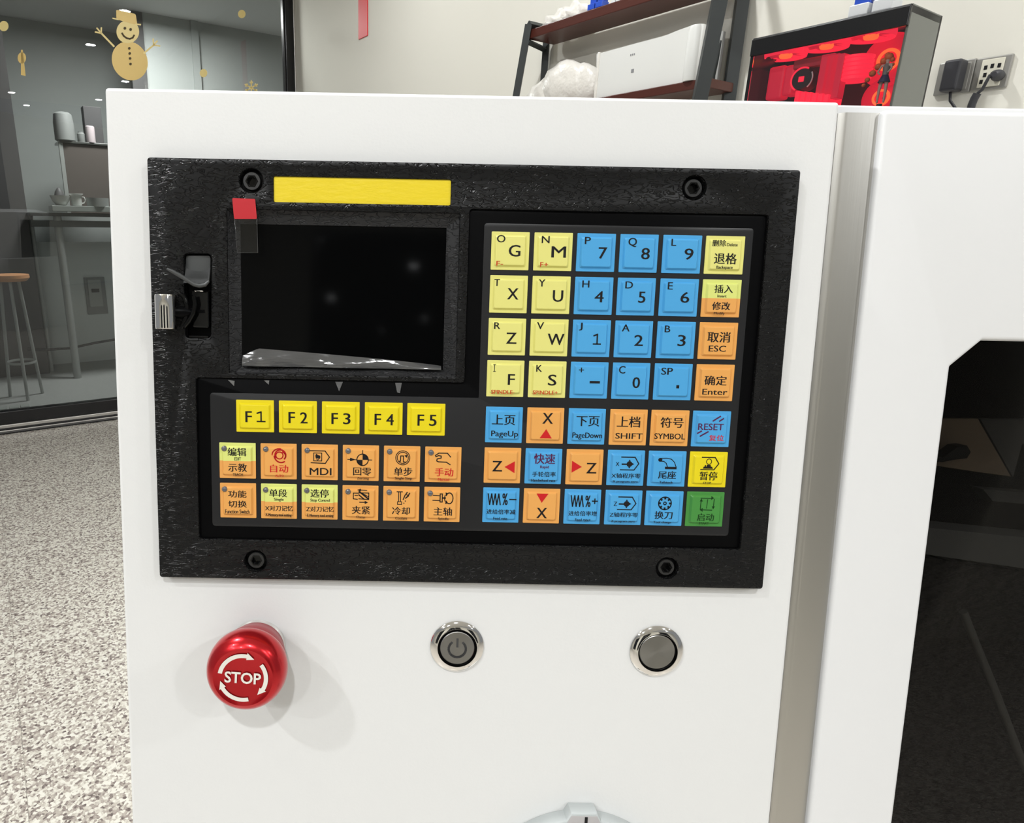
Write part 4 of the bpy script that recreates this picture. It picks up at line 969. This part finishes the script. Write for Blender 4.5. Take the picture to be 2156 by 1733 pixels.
# F keys ------------------------------------------------------
for i, (x0, x1, y0, y1, tb_) in enumerate(((350, 635, 297, 540, (423, 380, 572, 463)), (673, 960, 303, 546, (748, 386, 893, 470)), (998, 1283, 309, 550, (1072, 392, 1217, 475)), (1322, 1608, 315, 556, (1397, 398, 1543, 482)), (1643, 1930, 321, 562, (1721, 403, 1866, 487)))):
    key(ZF, (x0, y0, x1, y1), 'key_bright', 'bright yellow key marked F%d' % (i+1), [('t', 'F', (tb_[0], tb_[1], tb_[0]+50, tb_[3]))]+([('t', '%d' % (i+1), (tb_[0]+88, tb_[1], tb_[2], tb_[3]))] if i else [('p', sk([(512, 394), (542, 384), (542, 456)], 11)+sk([(512, 456), (572, 456)], 10))]), 'f%d' % i, 'rf')
# left grid ---------------------------------------------------
def led(x, y, r=44): return ('p', [ell(x, y, r, r, 0, 20)], 'led')
R = (168, 252, 756, 830)
key(ZL, R, 'key_split', 'half yellow half orange edit and teach key', [led(257, 342), ('t', '编辑', (310, 325, 615, 460)), ('t', 'EDIT', (420, 480, 527, 530)), ('t', '示教', (317, 578, 622, 712)), ('t', 'TEACH', (390, 738, 555, 783))], 'c0', 'r7')
R = (837, 266, 1421, 840)
sw = sk(arc(1150, 448, 58, 0, 360, 18, 56), 18)+sk(arc(1165, 445, 88, 150, 400, 16, 88), 22)+sk(arc(1150, 440, 118, 180, 280, 10, 100), 20)+sk(arc(1150, 455, 100, 300, 400, 8, 75), 22)+sk(arc(1175, 440, 112, 60, 170, 10, 122), 22)
key(ZL, R, 'key_orange', 'orange automatic key with red swirl', [led(930, 353), ('p', sw, 'ink_red'), ('t', '自动', (995, 597, 1292, 723), 'ink_red'), ('t', 'AUTO', (1080, 757, 1220, 793), 'ink_red')], 'c1', 'r7')
R = (1501, 273, 2087, 856)
key(ZL, R, 'key_orange', 'orange key marked MDI', [('p', sk([(1640, 370), (1885, 370), (1957, 470), (1890, 573), (1660, 566)], 16)+sk([(1703, 405), (1832, 405), (1832, 535), (1703, 535)], 13, True)+[[(1745, 415), (1772, 440), (1800, 445), (1812, 470), (1800, 500), (1735, 490), (1728, 450)]]+sk([(1745, 500), (1765, 522), (1790, 500)], 10)), led(1597, 368), ('t', 'MDI', (1637, 650, 1990, 765))], 'c2', 'r7')
R = (155, 270, 703, 803)
cxx, cyy, rr = 458, 480, 86
quad = lambda a0: [(cxx, cyy)]+arc(cxx, cyy, rr, a0, a0+90, 8)
key(ZM, R, 'key_orange', 'orange zeroing key with crosshair', [led(240, 353, 42), ('p', sk(ell(cxx, cyy, rr, rr, 0, 28), 14, True)+[quad(270), quad(90)]+sk([(458, 338), (458, 395)], 12)+sk([(232, 477), (372, 480)], 10)+sk([(545, 480), (598, 480)], 12)+[[(275, 452), (352, 478), (275, 505), (262, 478)]]), ('t', '回零', (317, 597, 592, 715)), ('t', 'Zeroing', (375, 740, 557, 785))], 'c3', 'r7')
R = (775, 284, 1325, 820)
key(ZM, R, 'key_orange', 'orange single step key with ringed pulse', [led(863, 365, 42), ('p', sk(ell(1062, 453, 106, 106, 0, 28), 12, True)+sk(ell(1062, 453, 84, 84, 0, 28), 11, True)+sk([(1008, 505), (1028, 505), (1030, 425), (1072, 425), (1072, 515), (1100, 515)], 14)+[[(1085, 420), (1130, 405), (1125, 455)]]), ('t', '单步', (930, 597, 1210, 728)), ('t', 'Single Step', (945, 742, 1208, 790))], 'c4', 'r7')
R = (1400, 295, 1945, 828)
key(ZM, R, 'key_orange', 'orange manual key with a hand', [led(1487, 378, 42), ('p', sk([(1783, 438), (1733, 382), (1605, 382), (1553, 418), (1562, 436), (1600, 420), (1640, 425), (1640, 455), (1580, 470), (1575, 500), (1600, 512), (1720, 516), (1778, 552)], 15)), ('t', '手动', (1550, 605, 1830, 728), 'ink_red'), ('t', 'Manual', (1600, 757, 1770, 793), 'ink_red')], 'c5', 'r7')
R = (184, 908, 767, 1470)
key(ZL, R, 'key_orange', 'orange function switch key', [led(268, 1000), ('t', '功能', (325, 1018, 622, 1130)), ('t', '切换', (322, 1180, 625, 1290)), ('t', 'Function Switch', (272, 1325, 668, 1390))], 'c0', 'r8')
R = (845, 918, 1424, 1480)
key(ZL, R, 'key_split', 'half yellow half orange single block key', [led(930, 1010), ('t', '单段', (985, 993, 1277, 1120)), ('t', 'Single', (1063, 1135, 1220, 1192)), ('t', 'X对刀记忆', (918, 1258, 1368, 1345)), ('t', 'X Memory tool setting', (923, 1385, 1345, 1445))], 'c1', 'r8')
R = (1503, 930, 2087, 1492)
key(ZL, R, 'key_split', 'half yellow half orange stop control key', [led(1593, 1020), ('t', '选停', (1650, 993, 1950, 1125)), ('t', 'Stop Control', (1650, 1147, 1965, 1205)), ('t', 'Z对刀记忆', (1580, 1270, 2033, 1358)), ('t', 'Z Memory tool setting', (1590, 1395, 2025, 1450))], 'c2', 'r8')
R = (151, 878, 693, 1406)
key(ZM, R, 'key_orange', 'orange clamp key with jaws and arrows', [('p', sk([(315, 985), (400, 985)], 13)+sk([(318, 985), (318, 1072), (380, 1078)], 13)+sk([(340, 1020), (385, 1020)], 11)+sk([(400, 980), (550, 980), (550, 1078), (400, 1070)], 13)+sk([(405, 960), (545, 1070)], 22)+sk([(400, 1010), (480, 1075)], 18)+sk([(450, 985), (550, 1040)], 12)+sk([(385, 935), (520, 940)], 12)+[[(380, 938), (430, 915), (430, 958)]]+sk([(412, 1122), (500, 1122)], 14)+[[(490, 1098), (540, 1124), (490, 1148)]]), led(238, 967, 42), ('t', '夹紧', (297, 1180, 572, 1303)), ('t', 'Clamp', (360, 1330, 500, 1370))], 'c3', 'r8')
R = (769, 892, 1313, 1416)
key(ZM, R, 'key_orange', 'orange coolant key with a pipe and spray', [led(858, 977, 42), ('p', sk([(975, 965), (1058, 965)], 14)+sk([(1002, 970), (1002, 1110)], 12)+sk([(1030, 970), (1030, 1110)], 12)+sk([(985, 1115), (1048, 1115), (1048, 1155), (985, 1155)], 11, True)+sk([(1165, 985), (1140, 1030), (1105, 1060)], 18)+sk([(1130, 970), (1095, 1020), (1070, 1080)], 16)+sk([(1110, 995), (1150, 1030)], 12)+[ell(1103, 1103, 9, 9, 0, 10), ell(1082, 1135, 9, 9, 0, 10)]), ('t', '冷却', (903, 1195, 1175, 1310)), ('t', 'Coolant', (955, 1345, 1135, 1383))], 'c4', 'r8')
R = (1385, 903, 1930, 1421)
key(ZM, R, 'key_orange', 'orange spindle key with rotation ring', [('p', sk([(1520, 1018), (1615, 1022)], 11)+sk([(1515, 1092), (1615, 1095)], 13)+sk([(1625, 995), (1658, 995), (1658, 1115), (1625, 1115)], 15, True)+sk([(1660, 1055), (1705, 1055)], 22)+sk(arc(1765, 1058, 55, -150, 150, 20, 80), 15)+[[(1705, 970), (1745, 985), (1710, 1020)], [(1705, 1145), (1745, 1130), (1708, 1100)]]+sk([(1700, 1015), (1690, 1055), (1700, 1100)], 14)), led(1473, 990, 42), ('t', '主轴', (1530, 1195, 1810, 1318)), ('t', 'Spindle', (1600, 1347, 1765, 1390))], 'c5', 'r8')

glyphs([it[1] for k_ in KE for it in k_['items'] if it[0] == 't']+['*STOP'])
for f_, ax in (('gc', 0), ('gr', 1)):
    for g in {k_[f_] for k_ in KE}:
        ks = [k_ for k_ in KE if k_[f_] == g]; m_ = mean(*[k_['c'][ax] for k_ in ks]); s_ = mean(*[k_['s'][ax] for k_ in ks])
        for k_ in ks: k_['c'][ax] = m_; k_['s'][ax] = s_
HB, HP = .0004, .0014
I0, I1 = .085, .125
def kz(fx, fy):
    d = min(fx, 1-fx, fy, 1-fy)
    return HB+(HP-HB)*min(1, max(0, (d-I0)/(I1-I0)))
def make_key(kd):
    c, s_ = kd['c'], kd['s']; bm = bmesh.new(); w_, h_ = s_[0]/2, s_[1]/2
    rings = []
    for ins, z, r_ in ((0, 0, .0003), (0, HB-.0001, .0003), (.008, HB, .0003), (I0, HB, .0006), (I1, HP-.00005, .0007), (I1+.012, HP, .0007)):
        dx = ins*s_[0]; rings.append([bm.verts.new((x, y, z)) for x, y in rrect(-w_+dx, w_-dx, -h_+dx, h_-dx, r_, 3)])
    for a, b in zip(rings, rings[1:]):
        for i in range(len(a)): j = (i+1) % len(a); bm.faces.new((a[i], a[j], b[j], b[i]))
    bm.faces.new(rings[-1]); bm.faces.new(rings[0][::-1])
    km = PMX @ Matrix.Translation((c[0], c[1], WK+.0001))
    o = from_bm('key', bm, M[kd['col']], pan, km); o['label'] = kd['label']
    inks = {}
    for it in kd['items']:
        bmx = inks.setdefault(it[3], bmesh.new())
        if it[0] == 't':
            V, F = GLY[it[1]]; b = it[2]
            fh = b[3]-b[1]; sh_ = .022*fh if fh > .12 else .03*fh
            for q_, d_ in enumerate((-sh_, 0, sh_)):
                vs = [bmx.verts.new(((b[0]+sh_+(b[2]-b[0]-2*sh_)*x+d_-.5)*s_[0], (.5-(b[3]+(b[1]-b[3])*y))*s_[1], HP+.00006+q_*.000004)) for x, y in V]
                for f_ in F:
                    try: bmx.faces.new([vs[i] for i in f_])
                    except ValueError: pass
        else:
            for pl in it[1]:
                z_ = .0001 if it[3] == 'led' else .00006
                vs = [bmx.verts.new(((fx-.5)*s_[0], (.5-fy)*s_[1], HP+z_)) for fx, fy in pl]
                if it[3] == 'led':
                    cxx_ = sum(v.co.x for v in vs)/len(vs); cyy_ = sum(v.co.y for v in vs)/len(vs); r_ = (vs[0].co-Vector((cxx_, cyy_, vs[0].co.z))).length
                    for v in vs: bmx.verts.remove(v)
                    bm_lathe(bmx, [(r_, -.0006), (r_, .0001), (r_*.85, .00045), (r_*.5, .0007), (r_*.1, .0008)], 20, 'Z', (cxx_, cyy_, HP), False)
                    continue
                try: bmx.faces.new(vs)
                except ValueError: pass
    for ink, bmx in inks.items():
        if ink == 'led':
            l_ = from_bm('indicator_lamp', bmx, M['led'], o, km, True)
        else:
            for f_ in bmx.faces: 
                if f_.normal.z < 0: f_.normal_flip()
            me = bpy.data.meshes.new('legend'); bmx.to_mesh(me); bmx.free(); link('legend', me, M[ink], o, km)
    return o
for kd in KE: make_key(kd)

# ---- screen protection film: curled lower edge and pull tab
def surf(name, nx, ny, fn_, m, parent, mw_, thick=0):
    bm = bmesh.new(); g = [[bm.verts.new(fn_(i/(nx-1), j/(ny-1))) for i in range(nx)] for j in range(ny)]
    for j in range(ny-1):
        for i in range(nx-1): bm.faces.new((g[j][i], g[j][i+1], g[j+1][i+1], g[j+1][i]))
    if thick: bmesh.ops.solidify(bm, geom=bm.faces[:], thickness=thick)
    return from_bm(name, bm, m, parent, mw_, True)
def curl(s, t):
    hmax = (.0066*(1-s)**.8+.0016)*(1 if s > .08 else .55+s*5.6)
    x = i_l+(i_r-i_l)*(.005+.985*s); y = i_b+.0003+hmax*t
    z = WS+.0004+.0022*math.sin(PI*(1-t)*.5)*(.75+.25*math.sin(s*15))
    return (x, y, z)
M['film_white'] = mat('curled_clear_film_edge', (.07, .07, .07), .09, spec=1.0, bump=(60, 200, 1, 1, .5, .001))
sf = surf('screen_film_curl', 60, 10, curl, M['film_white'], pan, PMX)
a = [L(489, 417, .0065), L(537, 419, .0065), L(541, 461, .0065), L(493, 461, .0065)]
extrude_poly('pull_tab', rpoly(a, .0005), lambda x, y, d: (x, y, d), .0063, .0066, M['red_tab'], pan, PMX)
a = [L(494, 461, .0062), L(541, 461, .0062), L(543, 532, .0062), L(500, 532, .0062)]
tabf = extrude_poly('film_tail', rpoly(a, .0003), lambda x, y, d: (x, y, d), .0061, .0063, M['clear_film'], pan, PMX)
tube('film_tail_edge', [(x, y, .0063) for x, y in a], .00012, M['film_white'], pan, PMX, 5, True)
for xs in ([(706, 804), (722, 804), (714, 824)], [(832, 806), (846, 806), (842, 828), (836, 826)], [(480, 800), (494, 802), (493, 813)], [(556, 801), (567, 801), (566, 810)]):
    a = [L(x, y, .0042) for x, y in xs]
    extrude_poly('film_notch', a, lambda x, y, d: (x, y, d), .0040, .0043, M['film_shine'], pan, PMX)

# ---- socket recess on the left of the panel
box('recess_floor', L(386, 600)[0]-.001, L(445, 600)[0]+.001, L(400, 714)[1]-.001, L(400, 532)[1]+.001, .0002, .0012, M['black_smooth'], pan, PMX)
def rib(name, pts, w, r, m, parent=None, n=10):
    return tube(name, [(*L(x, y, w_), w_) for (x, y), w_ in zip(pts, w)], r, m, parent or pan, PMX, n)
capm = mat('grey_rubber', (.055, .058, .058), .45)
a = rpoly([L(389, 537, .004), L(442, 537, .004), L(441, 590, .004), L(428, 600, .004), L(392, 590, .004)][::-1], .0014)
def dish(s, t):
    x = L(389, 560, .004)[0]*(1-s)+L(441.5, 560, .004)[0]*s; yb_ = L(415, 597, .004)[1]; yt_ = L(415, 537, .004)[1]
    y = yt_*(1-t)+yb_*t; e = 1-(2*s-1)**2; z = .0022+.0042*t*t - .0012*e*(1-t)
    return (x, y, z)
shape('rubber_cover', [a], .0012, .0030, capm, pan, PMX, .0003)
surf('rubber_cover_dish', 14, 14, dish, capm, pan, PMX, .0004)
rib('rubber_lip', [(351, 566), (362, 571), (378, 580), (394, 590), (408, 599), (420, 602), (432, 600), (440, 592)], [.012, .0115, .0105, .0095, .009, .0085, .008, .0075], [.0005, .0008, .0009, .0009, .0009, .0009, .0008, .0005], capm)
box('port_block', L(404, 650, .005)[0], L(440, 650, .005)[0], L(420, 690, .005)[1], L(420, 612, .005)[1], .0012, .0056, M['black_gloss'], pan, PMX, .0008, 3)
box('port_glint', L(409, 613, .0057)[0], L(428, 613, .0057)[0], L(420, 614.5, .0057)[1], L(420, 611, .0057)[1], .0048, .0058, M['chrome'], pan, PMX, .0003, 2)
box('port_slot', L(415, 650, .0057)[0], L(431, 650, .0057)[0], L(420, 659, .0057)[1], L(420, 652, .0057)[1], .0055, .0058, M['black_smooth'], pan, PMX)
box('port_sill', L(396, 700, .004)[0], L(441, 700, .004)[0], L(420, 713, .004)[1], L(420, 705, .004)[1], .0012, .0046, M['black_gloss'], pan, PMX, .0010, 3)
rib('strap_loop', [(377, 618), (388, 625), (394, 645), (392, 668), (382, 690)], [.0075]*5, .0011, M['black_gloss'])
rib('strap_loop', [(408, 624), (411, 640), (407, 660), (398, 676), (388, 688)], [.0080]*5, .0010, M['black_gloss'])
# chrome cylinder plugged on a short dark stem
ca = L(348.5, 619, .0095); cb2 = L(351.5, 694, .0095); rc = (L(371, 650, .0095)[0]-L(327, 650, .0095)[0])/2
mid = ((ca[0]+cb2[0])/2, (ca[1]+cb2[1])/2); hl_ = (ca[1]-cb2[1])/2
CM = PMX @ Matrix.Translation((mid[0], mid[1], WP+rc+.0002)) 
cyl = empty('latch', CM, 'small polished chrome cylinder latch at the left edge of the black panel', 'latch')
lathe('chrome_barrel', [(rc*.80, -hl_), (rc*.96, -hl_+.0003), (rc, -hl_+.0009), (rc, hl_-.0009), (rc*.96, hl_-.0003), (rc*.80, hl_), (rc*.3, hl_)], M['chrome'], cyl, CM, 48, 'Y')
tube('stem', [(rc*.6, 0, -rc*.5), (rc*1.6, 0, -rc*.5), (rc*2.2, 0, -rc*.8)], [.0026, .0024, .0018], M['black_smooth'], cyl, CM, 16)

# ================================================================== buttons under the panel
# emergency stop
bc = P(544, 1360, 0); SMX = FACE @ Matrix.Translation((bc[0], bc[1], 0))
Rr = 58.5/((P(600, 1360, .002)[0]-P(500, 1360, .002)[0])**-1*100); Rr = 58.5*(P(600, 1360, .002)[0]-P(500, 1360, .002)[0])/100
Rc = 84*(P(600, 1404, .020)[0]-P(500, 1404, .020)[0])/100
es = empty('emergency_stop_button', SMX, 'red mushroom emergency button marked STOP on the white cabinet', 'button')
lathe('collar', [(Rr*1.0, 0), (Rr, .0012), (Rr*.97, .0020), (Rr*.9, .0024), (Rr*.8, .0024)], M['chrome'], es, SMX, 64)
lathe('skirt', [(Rc*.72, .0022), (Rc*.74, .004), (Rc*.82, .008), (Rc*.885, .012), (Rc*.90, .0145), (Rc*.88, .0150)], M['red_dark'], es, SMX, 64)
capp = [(Rc*.86, .0148), (Rc*.92, .0152), (Rc*.965, .0166), (Rc*.995, .0185), (Rc, .0205), (Rc*.985, .0228), (Rc*.945, .0250), (Rc*.88, .0268), (Rc*.80, .0280), (Rc*.73, .0285), (Rc*.68, .0283), (Rc*.60, .0281), (.0003, .0280)]
lathe('cap', capp, M['red_anod'], es, SMX, 72)
zc = .0286; ax = Rc*.002
pm = (P(600, 1420, zc)[0]-P(500, 1420, zc)[0])/100
RT = 236/4.815*pm; wT = 42/4.815*pm
bm = bmesh.new()
rot = math.radians(-3)
def put2(pts, z): 
    vs = [bm.verts.new((x*math.cos(rot)-y*math.sin(rot), x*math.sin(rot)+y*math.cos(rot), z)) for x, y in pts]
    try: bm.faces.new(vs)
    except ValueError: pass
for a0, a1 in ((172, 82), (40, -28), (-74, -148)):
    n_ = 14
    for k_ in range(n_):
        b0 = math.radians(a0+(a1-a0)*k_/n_); b1 = math.radians(a0+(a1-a0)*(k_+1)/n_)
        put2([((RT-wT/2)*math.cos(b0), (RT-wT/2)*math.sin(b0)), ((RT+wT/2)*math.cos(b0), (RT+wT/2)*math.sin(b0)), ((RT+wT/2)*math.cos(b1), (RT+wT/2)*math.sin(b1)), ((RT-wT/2)*math.cos(b1), (RT-wT/2)*math.sin(b1))], zc)
    b = math.radians(a1); b2 = math.radians(a1-20)
    put2([((RT-wT*.9)*math.cos(b), (RT-wT*.9)*math.sin(b)), ((RT+wT*.9)*math.cos(b), (RT+wT*.9)*math.sin(b)), (RT*.98*math.cos(b2), RT*.98*math.sin(b2))], zc)
V, F = GLY['*STOP']; tw = 370/4.815*pm; tH = 122/4.815*pm
vs = []
for x, y in V:
    X_, Y_ = (x-.5)*tw, (y-.5)*tH; vs.append(bm.verts.new((X_*math.cos(rot)-Y_*math.sin(rot), X_*math.sin(rot)+Y_*math.cos(rot), zc)))
for f_ in F:
    try: bm.faces.new([vs[i] for i in f_])
    except ValueError: pass
for f_ in bm.faces:
    f_.normal_update()
    if f_.normal.z < 0: f_.normal_flip()
me = bpy.data.meshes.new('legend'); bm.to_mesh(me); bm.free(); link('legend', me, M['ink_white'], es, SMX)

def push_button(x, y, name, label, power):
    c = P(x, y, .001); mm = FACE @ Matrix.Translation((c[0], c[1], 0)); R_b = 56.5*(P(x+50, y, .001)[0]-P(x-50, y, .001)[0])/100
    e = empty(name, mm, label, 'button')
    lathe('bezel', [(R_b, 0), (R_b, .0005), (R_b*.97, .0009), (R_b*.76, .0021), (R_b*.735, .0021), (R_b*.72, .0006), (R_b*.64, .0006)], M['chrome'], e, mm, 64, cap=False)
    h = .0019 if power else .0013
    lathe('gasket', [(R_b*.735, .0006), (R_b*.62, .0007)], M['black_smooth'], e, mm, 48, cap=False)
    k_ = .635 if power else .66
    lathe('push_cap', [(R_b*k_, .0003), (R_b*k_, h-.0002), (R_b*(k_-.02), h), (R_b*.01, h+.00005)], M['satin'], e, mm, 64)
    if power:
        pts = [(R_b*.32*math.cos(math.radians(t)), R_b*.32*math.sin(math.radians(t))-R_b*.03) for t in range(130, 411, 14)]
        bm = bmesh.new()
        for q in stroke(pts, R_b*.085)+stroke([(0, R_b*.36), (0, R_b*.06)], R_b*.08): bm.faces.new([bm.verts.new((a, b, h+.00012)) for a, b in q])
        for f_ in bm.faces:
            f_.normal_update()
            if f_.normal.z < 0: f_.normal_flip()
        me = bpy.data.meshes.new('power_symbol'); bm.to_mesh(me); bm.free(); link('power_symbol', me, M['dark_sym'], e, mm)
    return e
M['dark_sym'] = mat('engraved_symbol', (.05, .05, .052), .4)
push_button(962.5, 1363, 'power_button', 'steel push button with power symbol under the panel middle', True)
push_button(1383.5, 1373, 'push_button', 'plain steel push button under the panel right side', False)

# dial at the bottom edge
wd = .008
du = P(1226, 1700, .004)[0]; dv = P(1177, 1704, 0)[1]-.048; DM = FACE @ Matrix.Translation((du, dv, 0)); q = .00023
RD = .049; tabv = P(1226, 1688, 0)[1]-dv
e = empty('rotary_dial', DM, 'pale grey round dial with a black tick at the picture bottom', 'dial')
def outer(R_, hw, top, ang0):
    pts = []
    a_ = math.degrees(math.asin(hw/R_))
    pts += [(R_*math.cos(math.radians(t)), R_*math.sin(math.radians(t))) for t in [90-a_-ang0 - k*(360-2*(a_+ang0))/60 for k in range(61)]]
    return pts
hw = 36*q; a_ = math.degrees(math.asin(hw/RD))
ring = [(RD*math.cos(math.radians(90-a_-(360-2*a_)*k/72)), RD*math.sin(math.radians(90-a_-(360-2*a_)*k/72))) for k in range(73)]
ring += [(-27*q, tabv), (27*q, tabv)]
ring2 = rpoly(ring, 0)
cxs = 0
ring2 = [(x+(cxs if y > RD*.97 and abs(x) < hw*1.1 else 0), y) for x, y in ring2]
shape('bezel', [ring2], 0, wd, M['dial_grey'], e, DM, .0012, 4)
R2 = RD*.86
fring = [(x*(1-5*q/RD), y*(1-5*q/RD)) for x, y in ring2]
shape('dial_face', [fring], wd-.0006, wd+.0002, M['dial_face'], e, DM, .0001, 2)
box('index_tick', 1*q, 7*q, tabv-36*q, tabv-7*q, wd+.0002, wd+.0004, M['ink'], e, DM)
lathe('hand_wheel', [(R2*.78, wd+.001), (R2*.78, .018), (R2*.72, .022), (R2*.3, .020), (.001, .020)], M['base'], e, DM, 64)
lathe('crank_grip', [(R2*.16, .020), (R2*.17, .03), (R2*.15, .042), (R2*.05, .045)], M['black_smooth'], e, DM @ Matrix.Translation((0, -R2*.45, 0)), 32)
